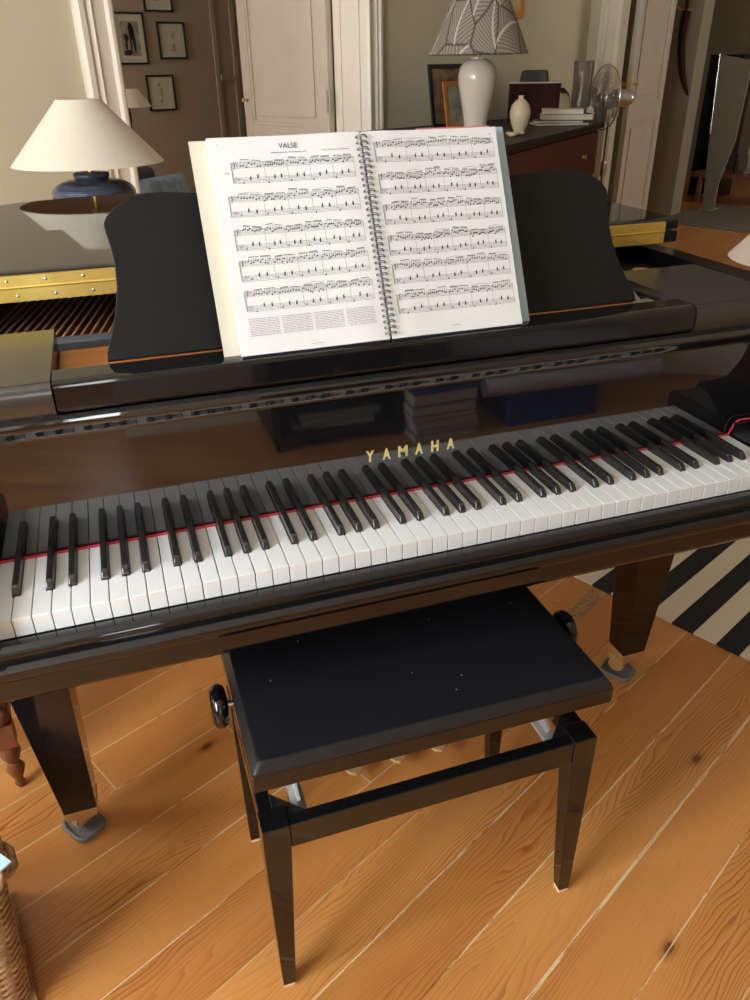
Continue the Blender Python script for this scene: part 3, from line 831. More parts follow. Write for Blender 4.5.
for i in range(N1+1):
    row = []
    for j in range(N2+1):
        s_, t_ = i/N1, j/N2
        x = sx0+.0135+(sx1-sx0-.027)*s_; y = sy0+.0135+(sy1-sy0-.027)*t_
        z = .5188 + .006*(1-(2*s_-1)**8)*(1-(2*t_-1)**6)**1.0
        row.append(bm.verts.new((x, y, z)))
    grid.append(row)
for i in range(N1):
    for j in range(N2): bm.faces.new([grid[i][j], grid[i+1][j], grid[i+1][j+1], grid[i][j+1]])
o = bp('seat_fabric', tl(bm), M_velvet, seat, smooth=60)
rl = random.Random(5)
bm = NB()
for _ in range(9):
    x, y = rl.uniform(.32, .79), rl.uniform(-.10, .13)
    tube(bm, [(x, y, .5255), (x+rl.uniform(-.002, .002), y+.0015, .5257)], .00045, 4)
lint = bp('lint', tl(bm), M_trim, seat); lint['kind'] = 'stuff'
# knobs
for s, X in ((-1, sx0), (1, sx1)):
    bm = NB()
    c0 = X + s*.012
    lathe(bm, [(0, -.012), (.022, -.012), (.0295, -.009), (.0335, -.003), (.0335, .004), (.029, .0105), (.020, .013), (0, .0135)], 32, (X+s*.020, .030, .478), 'x')
    kn = bp('height_knob', tl(bm), M_black, smooth=60)
    bm = NB(); lathe(bm, [(.0055, -.014 if s > 0 else -.002), (.0055, .002 if s > 0 else .014)], 14, (X+s*.010, .030, .478), 'x'); lathe(bm, [(.014, -.001), (.014, .001)], 20, (X+s*.0125, .030, .478), 'x')
    bp('knob_shaft', tl(bm), M_steel, kn, smooth=40)

# ------------------------------------------------------------------ RUG with black and cream stripes (right, on the floor)
rug_m = mat('striped_weave', S(230, 220, 200), .95); g = G(rug_m); q_ = g.xyz(g.coord())
st = g.math('FRACT', g.math('DIVIDE', g.math('ADD', q_[0], .0), .1240))
isb = g.math('LESS_THAN', st, .5)
wv = g.noise(g.coord(scale=(260, 70, 1)), 1, 2)
cw = g.mix(g.math('MULTIPLY', wv, .5), S(232, 222, 204), S(206, 194, 174)); cb = g.mix(wv, S(24, 24, 28), S(42, 42, 46))
g.color(g.mix(isb, cw, cb)); g.bump(wv, .5, .002)
bm = NB(); box(bm, -.94, 1.7, 0, 1.7, 0, .006)
E0 = Vector((1.356, .740, 0)); E1 = Vector((1.566, .285, 0)); d = (E1-E0).normalized()
rot = math.atan2(d.y, d.x)
rug = obj('striped_rug', bm, rug_m, bevel=.002); rug.matrix_world = Matrix.Translation(E0 + d*.0656) @ Matrix.Rotation(rot, 4, 'Z')
tag(rug, 'flat woven rug with wide black and cream stripes right of the piano leg', 'rug')
bm = NB(); tp = [Vector(p) for p in ((1.373, .663, 0), (1.381, .629, 0), (1.261, .556, 0), (1.254, .596, 0))]
prism(bm, [(p.x-1.32, p.y-.61) for p in tp], 0.0002, .0012, 'z')
tape_m = noisy('printed_tape', S(186, 152, 100), S(120, 92, 58), 70, .5, stretch=(1, 1, 1))
o = obj('floor_tape', bm, tape_m); o.location = (1.32, .61, 0); tag(o, 'tan strip of tape with dark flecks at the rug corner', 'tape')

# ------------------------------------------------------------------ WICKER BASKET (bottom left) and paper
wick = noisy('wicker', S(206, 172, 128), S(150, 108, 70), 30, .55, bump=.3, bdist=.002)
ba = thing('wicker_basket', 'tan woven wicker basket at the lower left corner', 'basket', (-.292, .045, 0), R(14))
def rrect(hx, hy, r, n_per):
    o_ = []
    segs = []
    cor = [(hx-r, -hy+r, -90), (hx-r, hy-r, 0), (-hx+r, hy-r, 90), (-hx+r, -hy+r, 180)]
    for i, (cx_, cy_, a0) in enumerate(cor):
        for j in range(5): a = R(a0+j*22.5); o_.append(Vector((cx_+r*math.cos(a), cy_+r*math.sin(a), 0)))
    # resample
    L = [0]; P_ = o_ + [o_[0]]
    for a, b in zip(P_, P_[1:]): L.append(L[-1]+(b-a).length)
    out = []
    for k_ in range(n_per):
        s_ = L[-1]*k_/n_per
        for i in range(len(L)-1):
            if L[i] <= s_ <= L[i+1]:
                t = (s_-L[i])/max(L[i+1]-L[i], 1e-9); p = P_[i].lerp(P_[i+1], t); tn = (P_[i+1]-P_[i]).normalized(); out.append((p, Vector((tn.y, -tn.x, 0)))); break
    return out
bm = NB(); NR = 40
for r_ in range(NR):
    z = .008 + r_*.0077; f_ = .86+.14*r_/NR
    ring = rrect(.185*f_, .135*f_, .03, 112)
    tube(bm, [p + nrm*(.0032*(1 if (k_//2+r_) % 2 else -1)) + Vector((0, 0, z)) for k_, (p, nrm) in enumerate(ring)], .0040, 5, closed=True)
o = obj('woven_side', bm, wick, ba, smooth=60)
bm = NB()
for k_, (p, nrm) in enumerate(rrect(.180, .130, .03, 56)):
    tube(bm, [Vector((p.x*.86, p.y*.86, .0)), Vector((p.x*1.0, p.y*1.0, .315))], .0026, 5)
obj('stake', bm, wick, ba)
bm = NB(); 
for q_ in range(3):
    tube(bm, [Vector((p.x, p.y, .318)) + Vector((0, 0, .006*math.sin(k_*.9+q_*2.1))) + nrm*(.006*math.cos(k_*.9+q_*2.1)) for k_, (p, nrm) in enumerate(rrect(.188, .138, .03, 120))], .0048, 6, closed=True)
obj('braided_rim', bm, wick, ba, smooth=60)
bm = NB(); box(bm, -.17, .17, -.12, .12, .004, .010); obj('base', bm, wick, ba)
bm = NB()
for s in (1,):
    tube(bm, [(.186, -.045, .305), (.196, -.050, .303), (.204, -.062, .300), (.204, -.095, .300), (.196, -.107, .303), (.180, -.112, .305)], .006, 8)
obj('handle', bm, wick, ba, smooth=60)
bm = NB(); box(bm, -.080, .080, -.0015, .0015, -.080, .080)
o = obj('paper_sheet', bm, mat('light_blue_card', S(176, 210, 226), .5)); o.location = (-.21, -.055, .245); o.rotation_euler = (R(90), 0, R(40)); tag(o, 'light blue card lying across the top of the wicker basket', 'card')
o.location = (-.180, -.004, .3285)

# ------------------------------------------------------------------ SMALL TURNED-LEG STOOL behind the left leg
stool_m = noisy('turned_wood', S(112, 66, 42), S(142, 90, 60), 18, .35)
stl = thing('side_stool', 'small brown wooden stool with turned legs behind the left piano leg', 'stool', (-.318, .60, 0), R(4))
def turned(x, y):
    bm = NB()
    prof = [(.006, 0), (.011, .012), (.008, .022), (.015, .040), (.019, .055), (.014, .068), (.010, .074), (.016, .084), (.021, .10), (.018, .118), (.012, .126)]
    lathe(bm, prof, 20, (x, y, 0))
    box(bm, x-.020, x+.020, y-.020, y+.020, .126, .178)
    prof = [(.012, .178), (.018, .186), (.024, .200), (.020, .214), (.011, .222), (.020, .232), (.024, .246), (.019, .258), (.012, .264), (.012, .285)]
    lathe(bm, prof, 20, (x, y, 0)); return obj('leg', bm, stool_m, stl, smooth=50)
for x in (-.155, .155):
    for y in (-.15, .15): turned(x, y)
bm = NB(); box(bm, -.18, .18, -.175, .175, .285, .305); obj('seat', bm, stool_m, stl, bevel=.004)
for y in (-.15, .15):
    bm = NB(); box(bm, -.135, .135, y-.01, y+.01, .135, .168); obj('stretcher', bm, stool_m, stl, bevel=.002)
for x in (-.155, .155):
    bm = NB(); box(bm, x-.01, x+.01, -.130, .130, .135, .168); obj('stretcher', bm, stool_m, stl, bevel=.002)
cloth = noisy('white_cloth', S(226, 226, 222), S(238, 238, 236), 12, .8)
bm = NB()
prof = [(0, 0), (.035, 0), (.055, .02), (.06, .045), (.05, .07), (.025, .088), (0, .092)]
lathe(bm, prof, 26, (0, 0, 0))
for v in bm.verts: v.co += Vector((.008*math.sin(v.co.z*90+v.co.x*60), .008*math.cos(v.co.y*70+v.co.z*40), 0))
o = obj('cloth_bundle', bm, cloth, smooth=70); o.location = (-.205, .48, .169+.0); o.scale = (1, .8, .8); tag(o, 'crumpled white cloth bundle on the stool stretcher', 'cloth')
o.location = (-.238, .474, .1685)
bm = NB(); lathe(bm, [(0, 0), (.04, 0), (.046, .01), (.046, .06), (.03, .09), (0, .095)], 26)
o = obj('white_jug', bm, cloth, smooth=50); o.location = (-.205, .50, .3052); o.scale = (.9, .9, .9); tag(o, 'white rounded pot on the turned-leg stool', 'pot')

# ------------------------------------------------------------------ TABLE LAMP on a side table behind the piano (left)
shade_m = noisy('lamp_shade_linen', S(202, 193, 176), S(208, 200, 184), 160, .85, bump=.1, bdist=.0004)
blue_gl = noisy('blue_glaze', S(42, 48, 64), S(90, 98, 114), 9, .2, stretch=(1, 1, 9))
LX, LY = .203, 1.93
tbl = thing('side_table', 'dark wooden side table behind the piano carrying the blue lamp', 'table', (LX, LY, 0), RZ)
dark_wood = noisy('dark_mahogany', S(78, 20, 14), S(104, 32, 22), 7, .38, stretch=(8, 1, 1))
bm = NB(); box(bm, -.22, .22, -.20, .20, .895, .92); obj('tabletop', bm, dark_wood, tbl, bevel=.004)
bm = NB(); box(bm, -.19, .19, -.17, .17, .82, .895); obj('apron', bm, dark_wood, tbl, bevel=.002)
for x in (-.17, .17):
    for y in (-.15, .15):
        bm = NB(); loft(bm, [sqring(x, y, 0, .014), sqring(x, y, .82, .021)]); obj('leg', bm, dark_wood, tbl, bevel=.002)
lamp = thing('table_lamp', 'table lamp with wide cream cone shade on ribbed blue ceramic base', 'lamp', (LX, LY, .92))
bm = NB(); prof = [(.06, 0)]
for i in range(61):
    t = i/60; z = .003 + t*.108
    r = .129*max(0.0, 1-abs((t-.60)/.80)**2.6)**.55 if t < .60 else .055+.074*max(0.0, 1-((t-.60)/.40)**2.2)**.6
    prof.append((max(r, .055)+.0011*math.sin(i*1.9), z))
prof += [(.050, .113), (.054, .117), (.056, .122), (.055, .129), (.048, .132), (.010, .133)]
lathe(bm, prof, 48); obj('lamp_base', bm, blue_gl, lamp, smooth=70)
bm = NB(); lathe(bm, [(.009, .133), (.009, .18), (.018, .181), (.018, .24), (.008, .242)], 16)
for a in (0, 2*PI/3, 4*PI/3): tube(bm, [(0, 0, .242), (.060*math.cos(a), .060*math.sin(a), .330)], .0015, 5)
obj('lamp_fitting', bm, M_brass, lamp, smooth=40)
bm = NB(); lathe(bm, [(.2310, .158), (.0645, .3375), (.0625, .3375), (.2285, .1595)], 64, capb=False, capt=False)
obj('lamp_shade', bm, shade_m, lamp, smooth=60)

# ------------------------------------------------------------------ PICTURES on the study wall
M_frame = mat('black_frame', (.010, .009, .008, 1), .35)
def picture(label, u, z, w, h_, style, wall_v=1.6, fm=M_frame, group='framed pictures on the study wall'):
    t = thing('picture_frame', label, 'picture', tuple(P(u, wall_v-.001, z)), RZ, group)
    e = .012
    bm = NB(); box(bm, -w/2, w/2, -.018, 0, -h_/2, -h_/2+e); box(bm, -w/2, w/2, -.018, 0, h_/2-e, h_/2)
    box(bm, -w/2, -w/2+e, -.018, 0, -h_/2+e, h_/2-e); box(bm, w/2-e, w/2, -.018, 0, -h_/2+e, h_/2-e); obj('frame', bm, fm, t, bevel=.0015)
    bm = NB(); box(bm, -w/2+e, w/2-e, -.008, -.002, -h_/2+e, h_/2-e)
    m = mat('mount', S(206, 202, 182), .6); obj('mount', bm, m, t)
    bm = NB()
    def blob(cx_, cz_, rx, rz, a=0, n=14):
        pts = []
        for i in range(n):
            q = 2*PI*i/n; x = rx*math.cos(q); y = rz*math.sin(q); pts.append((cx_+x*math.cos(a)-y*math.sin(a), cz_+x*math.sin(a)+y*math.cos(a)))
        prism(bm, pts, -.0095, -.009, 'y')
    if style == 'photo':
        bm2 = NB(); box(bm2, -w*.27, w*.30, -.009, -.0085, -h_*.33, h_*.33); obj('print', bm2, noisy('grey_print', S(120, 116, 108), S(178, 172, 158), 22, .6), t)
        blob(.015, h_*.14, .022, .055, .15); blob(.028, h_*.0, .012, .09, .05); blob(.002, -h_*.02, .008, .085, .0); blob(-.03, h_*.02, .016, .025, .4); blob(-.035, -h_*.12, .010, .035); blob(-.028, -h_*.27, .035, .018, .1)
        obj('figure', bm, mat('print_black', S(32, 28, 26), .6), t)
    else:
        rr_ = random.Random(style)
        for q in range(9): blob(rr_.uniform(-.018, .022), rr_.uniform(-h_*.26, h_*.24), rr_.uniform(.004, .010), rr_.uniform(.006, .02), rr_.uniform(-1, 1))
        obj('drawing', bm, mat('soft_pencil', S(158, 154, 136), .6), t)
    return t
picture('black framed monochrome photograph of two standing silhouettes, left of the drawings', .510, 1.540, .250, .325, 'photo', 3.0)
picture('black framed pale drawing at the top edge of the picture cluster', .775, 1.860, .235, .300, 3, 3.0)
picture('black framed pale drawing on the right, below the topmost frame', .855, 1.530, .232, .240, 5, 3.0)
picture('black framed pale drawing lowest in the cluster above the score', .707, 1.188, .232, .240, 8, 3.0)

# little lamp in the study
SLu, SLv = .03, 2.3
sl = thing('floor_lamp', 'slim floor lamp with small white shade in the room behind the doorway', 'lamp', tuple(P(SLu, SLv, 0)))
bm = NB(); lathe(bm, [(.11, 0), (.11, .012), (.02, .03), (.006, .04)], 28); obj('foot', bm, M_satin, sl, smooth=40)
bm = NB(); tube(bm, [(0, 0, .03), (0, 0, 1.06)], .009, 10); lathe(bm, [(.014, 1.04), (.014, 1.10), (.008, 1.11), (.008, 1.14)], 14); obj('pole', bm, M_satin, sl, smooth=40)
bm = NB(); lathe(bm, [(.150, 1.130), (.075, 1.235), (.073, 1.235), (.148, 1.131)], 40, capb=False, capt=False); obj('lamp_shade', bm, shade_m, sl, smooth=60)
# blue cushion on a chair seen under the lamp shade
ar = thing('armchair', 'dark armchair just inside the doorway', 'chair', tuple(P(-.30, 1.62, 0)), RZ+.25)
cm = noisy('chair_fabric', S(64, 66, 70), S(82, 84, 88), 60, .9)
bm = NB(); box(bm, -.28, .28, -.26, .26, .24, .46); obj('seat', bm, cm, ar, bevel=.04, seg=4)
bm = NB(); box(bm, -.28, .28, .18, .32, .40, .82); obj('backrest', bm, cm, ar, bevel=.05, seg=4)
for x in (-.24, .24):
    for y in (-.22, .25):
        bm = NB(); loft(bm, [sqring(x, y, 0, .015), sqring(x, y, .25, .022)]); obj('leg', bm, dark_wood, ar)
bm = NB()
N_ = 14
def pillow(bm, w, h_, t_):
    top = []; bot = []
    for i in range(N_+1):
        ra, rb = [], []
        for j in range(N_+1):
            a, b = 2*i/N_-1, 2*j/N_-1; th_ = t_*max(0, (1-a*a)*(1-b*b))**.45
            x = a*w*(1-.08*(1-b*b)*0 - .06*b*b*(1-abs(a))); z = b*h_
            ra.append((x, -th_, z)); rb.append((x, th_, z))
        top.append(ra); bot.append(rb)
    for G_ in (top, bot):
        vv = [[bm.verts.new(p) for p in r] for r in G_]
        for i in range(N_):
            for j in range(N_): bm.faces.new([vv[i][j], vv[i+1][j], vv[i+1][j+1], vv[i][j+1]])
    bmesh.ops.remove_doubles(bm, verts=bm.verts[:], dist=1e-5)
pillow(bm, .19, .145, .065)
o = obj('cushion', bm, noisy('blue_cushion', S(96, 118, 140), S(140, 160, 176), 30, .8), smooth=70)
o.location = P(-.22, 1.535, .645); o.rotation_euler = (R(-14), 0, RZ+.25); tag(o, 'grey blue cushion in the chair just inside the doorway', 'cushion')

# ------------------------------------------------------------------ DOOR LEAVES
def door_leaf(n, length, zh, thick, panels, m=M_trimw):
    """leaf runs along +x from hinge, thickness in y, origin at the hinge foot"""
    bm = NB(); st_ = .085
    box(bm, 0, st_, 0, thick, .01, zh); box(bm, length-st_, length, 0, thick, .01, zh)
    zs = [0.01] + [z for p in panels for z in p] + [zh]
    for a, b in zip(zs[0::2], zs[1::2]): box(bm, st_, length-st_, 0, thick, a, b)
    for a, b in panels:
        box(bm, st_, length-st_, thick*.35, thick*.65, a, b)
        for y0, y1 in ((thick*.1, thick*.35), (thick*.65, thick*.9)):
            w = .022
            box(bm, st_, length-st_, y0, y1, a, a+w); box(bm, st_, length-st_, y0, y1, b-w, b)
            box(bm, st_, st_+w, y0, y1, a+w, b-w); box(bm, length-st_-w, length-st_, y0, y1, a+w, b-w)
            q = .055
            box(bm, st_+q, length-st_-q, y0+.004, y1-.002, a+q, b-q)
    return struct('door_%d' % n, bm, m, bevel=.003)
d1 = door_leaf(1, .875, 2.6, .045, [(.18, .90), (1.0, 2.45)])
d1.matrix_world = Matrix.Translation(P(.818, 1.170, 0)) @ Matrix.Rotation(RZ + R(90), 4, 'Z')
bm = NB()
for s in (-1, 1): lathe(bm, [(.010, 0), (.010, .006), (.005, .008), (.005, .022), (.013, .030), (.015, .038), (.010, .046), (0, .048)], 18, (.830, 0, 1.15), 'y') if s > 0 else None
for v in bm.verts: v.co.y = .045 + v.co.y
vs = list(bm.verts)
lathe(bm, [(.010, 0), (.010, -.006), (.005, -.008), (.005, -.022), (.013, -.030), (.015, -.038), (.010, -.046), (0, -.048)], 18, (.830, 0, 1.15), 'y')
o = obj('door_knob', bm, M_brass_soft, d1, smooth=50)
bm = NB()
for z in (.35, 1.15, 2.1): box(bm, -.014, .014, .0452, .052, z-.065, z+.065)
obj('hinge', bm, M_steel, d1, bevel=.001)
# second door: leaf open into this room, latch edge towards the viewer
d2 = door_leaf(2, .80, 2.6, .045, [(.18, .92), (1.05, 2.45)])
_l = Vector((3.46, .665)); _a = R(9)
d2.matrix_world = Matrix.Translation(P(_l.x + .80*math.cos(_a), _l.y + .80*math.sin(_a), 0)) @ Matrix.Rotation(RZ + _a + PI, 4, 'Z')
bm = NB(); lathe(bm, [(.012, 0), (.012, .006), (.006, .008), (.006, .025), (.014, .034), (.016, .042), (.010, .05), (0, .052)], 18, (.755, .045, 1.19), 'y')
lathe(bm, [(.012, 0), (.012, -.006), (.006, -.008), (.006, -.025), (.014, -.034), (.016, -.042), (.010, -.05), (0, -.052)], 18, (.755, 0, 1.19), 'y')
box(bm, .7995, .8015, .012, .033, 1.08, 1.24); obj('door_knob', bm, M_brass, d2, smooth=50)

# ------------------------------------------------------------------ COMMODE by the back wall
TZ = 1.0
CA = Vector((.313, -.483)); CB = Vector((2.169, .059))       # front corners in (u, v)
cl_ = (CB-CA).length; ca = math.atan2((CB-CA).y, (CB-CA).x)
cq = P(CA.x, CA.y, 0)
com = thing('commode', 'dark red mahogany commode with black top beside the back wall', 'cabinet', tuple(cq), RZ+ca)
top_m = noisy('black_polished_top', (.012, .009, .008, 1), (.024, .014, .011, 1), 8, .5, spec=.3)
def lc(u, v):            # (u, v) -> local coordinates of the commode
    d = Vector((u, v)) - CA; c_, s_ = math.cos(ca), math.sin(ca); return (d.x*c_ + d.y*s_, -d.x*s_ + d.y*c_)
poly = [(0, 0), (cl_, 0), lc(2.78, .84), lc(.35, .84), lc(.313, .60)]
cx0 = sum(p[0] for p in poly)/5; cy0 = sum(p[1] for p in poly)/5
inner = [(cx0+(x-cx0)*.95, cy0+(y-cy0)*.95) for x, y in poly]
inner[0] = (.05, .03); inner[1] = (cl_-.05, .03)
bm = NB(); prism(bm, inner, .10, TZ-.035, 'z'); obj('carcass', bm, dark_wood, com, bevel=.004)
bm = NB(); prism(bm, poly, TZ-.032, TZ, 'z'); obj('worktop', bm, top_m, com, bevel=.006)
for k_ in range(3):
    z0 = .14+k_*.278
    bm = NB(); box(bm, .08, cl_-.08, .012, .030, z0, z0+.255); dr = obj('drawer', bm, dark_wood, com, bevel=.004)
    bm = NB()
    for x in (.4, cl_-.4): lathe(bm, [(.012, 0), (.006, -.01), (.014, -.022), (0, -.026)], 14, (x, .012, z0+.13), 'y')
    obj('drawer_knob', bm, M_brass_soft, dr, smooth=50)
for x, y in inner:
    x = cx0+(x-cx0)*.95; y = cy0+(y-cy0)*.93
    bm = NB(); loft(bm, [sqring(x, y, 0, .02), sqring(x, y, .10, .03)]); obj('leg', bm, dark_wood, com)
def ont(u, v, z=0): return P(u, v, TZ+z+.0002)

# second lamp (leaf print shade, white urn)
leaf_m = mat('leaf_print', S(150, 142, 128), .85); g = G(leaf_m); q_ = g.coord(scale=(1, 1, 1)); s3 = g.xyz(q_)
ang = g.math('ARCTAN2', s3[1], s3[0])
SCL = 6.2
uv_ = g.comb(g.math('MULTIPLY', ang, .22*SCL), g.math('MULTIPLY', s3[2], SCL*.80), 0)
def vor_(feature):
    vo = g.node('ShaderNodeTexVoronoi', feature=feature, voronoi_dimensions='2D'); vo.inputs['Scale'].default_value = 1.0; vo.inputs['Randomness'].default_value = .85
    g.link(uv_, vo.inputs['Vector']); return vo
vo = vor_('F1'); ve = vor_('DISTANCE_TO_EDGE')
vd = g.xyz(vo.outputs['Position']); uv2 = g.xyz(uv_); cs = g.xyz(vo.outputs['Color'])
dx = g.math('SUBTRACT', uv2[0], vd[0]); dy = g.math('SUBTRACT', uv2[1], vd[1])
th_ = g.math('ADD', g.math('MULTIPLY', cs[0], 1.1), .55)
rx = g.math('ADD', g.math('MULTIPLY', dx, g.math('COSINE', th_)), g.math('MULTIPLY', dy, g.math('SINE', th_)))
ry = g.math('SUBTRACT', g.math('MULTIPLY', dy, g.math('COSINE', th_)), g.math('MULTIPLY', dx, g.math('SINE', th_)))
rib = g.math('ADD', ry, g.math('MULTIPLY', g.math('MULTIPLY', rx, rx), .45))
mid = g.math('LESS_THAN', g.math('ABSOLUTE', rib), .030)
vein = g.math('SINE', g.math('MULTIPLY', g.math('ADD', rx, g.math('MULTIPLY', g.math('ABSOLUTE', rib), -.9)), 55))
c0 = g.mix(g.math('GREATER_THAN', vein, .2), S(128, 122, 115), S(164, 157, 146))
c0 = g.mix(g.math('LESS_THAN', ve.outputs['Distance'], .030), c0, S(90, 86, 82))
g.color(g.mix(mid, c0, S(208, 200, 184)))
l2 = thing('table_lamp', 'table lamp with grey palm leaf print shade on tall white urn base', 'lamp', tuple(ont(.945, .15)))
l2.scale = (.9, .9, 1)
porc = noisy('white_porcelain', S(218, 208, 192), S(224, 215, 200), 4, .14)
bm = NB(); lathe(bm, [(.066, 0), (.070, .01), (.068, .03), (.074, .08), (.094, .17), (.112, .245), (.115, .285), (.104, .325), (.075, .352), (.048, .362), (.048, .370), (0, .371)], 48)
obj('lamp_base', bm, porc, l2, smooth=60)
bm = NB(); lathe(bm, [(.008, .370), (.008, .385), (.016, .387), (.016, .44), (.006, .45)], 14)
for a in (0, 2*PI/3, 4*PI/3): tube(bm, [(0, 0, .45), (.152*math.cos(a), .152*math.sin(a), .645)], .0016, 5)
obj('lamp_fitting', bm, M_brass_soft, l2, smooth=40)
bm = NB(); lathe(bm, [(.295, .382), (.156, .655), (.154, .655), (.293, .3835)], 64, capb=False, capt=False); obj('lamp_shade', bm, leaf_m, l2, smooth=60)
FACE = R(-33)            # turned towards the piano
def leaning(label, u, v, w, h_, rx, rz, fm, pm):
    t = thing('picture_frame', label, 'picture', tuple(ont(u, v)), 0, 'frames leaning behind the leaf print lamp')
    t.rotation_euler = (rx, 0, rz); e = .024
    bm = NB(); box(bm, 0, w, -.012, 0, 0, e); box(bm, 0, w, -.012, 0, h_-e, h_); box(bm, 0, e, -.012, 0, e, h_-e); box(bm, w-e, w, -.012, 0, e, h_-e); obj('frame', bm, fm, t, bevel=.002)
    bm = NB(); box(bm, e, w-e, -.006, -.001, e, h_-e); obj('print', bm, pm, t)
leaning('black framed picture leaning on the wall behind the white urn lamp', 1.115, .62, .30, .345, R(-9), RZ+R(-6), mat('navy_frame', S(20, 22, 30), .4), noisy('brown_print', S(70, 56, 46), S(150, 116, 84), 18, .5))
leaning('small orange wood frame leaning in front of the black one', 1.11, .50, .20, .255, R(-12), RZ+R(-8), noisy('orange_wood', S(166, 96, 36), S(188, 116, 50), 8, .4), noisy('grey_print2', S(96, 94, 84), S(160, 156, 136), 14, .5))
bm = NB(); box(bm, -.05, .05, -.035, .035, 0, .016); o = obj('notebook', bm, mat('purple_cover', S(74, 50, 70), .6), bevel=.002); o.location = ont(.78, -.10); o.rotation_euler = (0, 0, FACE); tag(o, 'small purple notebook lying before the white urn lamp', 'book')
bxm = noisy('box_mahogany', S(48, 18, 12), S(64, 25, 16), 9, .7, spec=.2)
mc = thing('small_cabinet', 'small dark mahogany chest standing on the commode', 'cabinet', tuple(ont(2.11, .58)), FACE)
bm = NB(); box(bm, -.165, .165, -.09, .09, .0, .222); obj('body', bm, bxm, mc, bevel=.003)
bm = NB(); box(bm, -.172, .172, -.098, .095, .222, .232); obj('top', bm, M_trimw, mc, bevel=.002)
bm = NB(); box(bm, -.150, .150, -.096, -.090, .012, .210); obj('door', bm, bxm, mc, bevel=.002)
bm = NB(); prism(bm, [(-.095, 0), (.095, 0), (.085, .058), (.070, .068), (-.065, .068), (-.085, .058)], -.05, .05, 'y')
o = obj('black_speaker', bm, M_satin, bevel=.004); o.location = mc.location + Vector((-.01, 0, .2324)); o.rotation_euler = (0, 0, FACE); tag(o, 'small black speaker box on the mahogany chest', 'speaker')
bm = NB(); lathe(bm, [(.026, 0), (.030, .004), (.044, .04), (.056, .080), (.057, .105), (.049, .138), (.027, .162), (.014, .170), (.014, .181), (.018, .185), (0, .184)], 40)
o = obj('bottle_vase', bm, noisy('cream_ceramic', S(206, 190, 156), S(214, 200, 168), 6, .3), smooth=60); o.location = ont(1.10, -.037); tag(o, 'small cream bottle-shaped vase in front of the chest', 'vase')
pm_ = noisy('pebble', S(196, 176, 150), S(214, 198, 176), 20, .5)
for k_, (u, v, s_, lb_) in enumerate(((.855, -.17, 1, 'leftmost pale pebble at the front edge of the commode'), (.915, -.15, .85, 'second pale pebble from the left on the commode'), (.975, -.14, .95, 'pale pebble nearest the cream bottle-shaped vase'), (.935, -.09, .75, 'smallest pale pebble, behind the others on the commode'))):
    bm = NB(); bmesh.ops.create_icosphere(bm, subdivisions=2, radius=.020*s_)
    for v_ in bm.verts: v_.co.z *= .62; v_.co.x *= 1.2
    o = obj('pebble', bm, pm_, smooth=80); o.location = ont(u, v, .0122*s_); tag(o, lb_, 'stone', 'pebbles on the commode')
stack = [(.32, .22, .014, S(120, 112, 96), S(206, 200, 186), 'flat grey magazine at the bottom of the stack on the commode', 10, -.02),
         (.30, .20, .012, S(92, 90, 84), S(210, 204, 190), 'grey magazine second from the bottom of the stack on the commode', -1, -.03),
         (.30, .19, .034, S(44, 36, 62), S(214, 204, 182), 'thick dark purple book in the middle of the stack on the commode', 4, .03),
         (.25, .17, .028, S(190, 176, 150), S(220, 210, 190), 'cream book on top of the stack on the commode', -3, .0)]
z_ = 0
for w_, d_, h_, cc, pc, lb, rz_, ox in stack:
    t = thing('book', lb, 'book', tuple(ont(1.83, .17, z_) + Vector((ox, 0, 0))), FACE+R(8)+R(rz_), 'books stacked on the commode')
    cmx = mat('book_cover', cc, .5); pmx = mat('book_pages', pc, .8)
    bm = NB(); box(bm, -w_/2, w_/2, -d_/2, d_/2, 0, .002); box(bm, -w_/2, w_/2, -d_/2, d_/2, h_-.002, h_); box(bm, w_/2-.002, w_/2, -d_/2, d_/2, .002, h_-.002); obj('cover', bm, cmx, t)
    bm = NB(); box(bm, -w_/2+.003, w_/2-.002, -d_/2+.002, d_/2-.002, .002, h_-.002); obj('pages', bm, pmx, t)
    z_ += h_ + .0004
M_glass = mat('clear_glass', (.97, .97, .95, 1), .02, ior=1.45, trans=1.0)
bm = NB(); lathe(bm, [(0, 0), (.070, 0), (.068, .02), (.062, .17), (.068, .35), (.064, .35), (.058, .17), (.064, .024), (0, .022)], 36)
cvm = mat('smoked_glass', (.62, .55, .5, 1), .04, ior=1.45, trans=.85)
o = obj('glass_vase', bm, cvm, smooth=50); o.location = ont(2.43, .42); tag(o, 'tall smoked glass cylinder vase at the right end of the commode', 'vase')
bm = NB(); lathe(bm, [(.074, 0), (.074, .06), (.070, .11), (.055, .155), (.030, .18), (.010, .188), (.012, .20), (0, .212)], 36, capb=False)
o = obj('glass_dome', bm, M_glass, smooth=60); o.location = ont(2.47, .61); tag(o, 'clear glass dome beside the smoked glass vase', 'dome')
bm = NB(); lathe(bm, [(0, 0), (.030, 0), (.028, .04), (.018, .075), (0, .085)], 24)
o = obj('glass_cup', bm, porc, smooth=50); o.location = ont(2.32, .27); tag(o, 'small whitish cup in front of the smoked glass vase', 'cup')
pic = thing('wall_picture', 'orange framed picture hanging above the leaf print lamp', 'picture', tuple(P(2.13, WV-.001, 1.84)), RZ)
bm = NB(); e = .035; w, h_ = .42, .46
box(bm, -w/2, w/2, -.02, 0, -h_/2, -h_/2+e); box(bm, -w/2, w/2, -.02, 0, h_/2-e, h_/2); box(bm, -w/2, -w/2+e, -.02, 0, -h_/2+e, h_/2-e); box(bm, w/2-e, w/2, -.02, 0, -h_/2+e, h_/2-e)
obj('frame', bm, noisy('orange_wood2', S(196, 118, 40), S(212, 134, 54), 8, .4), pic, bevel=.002)
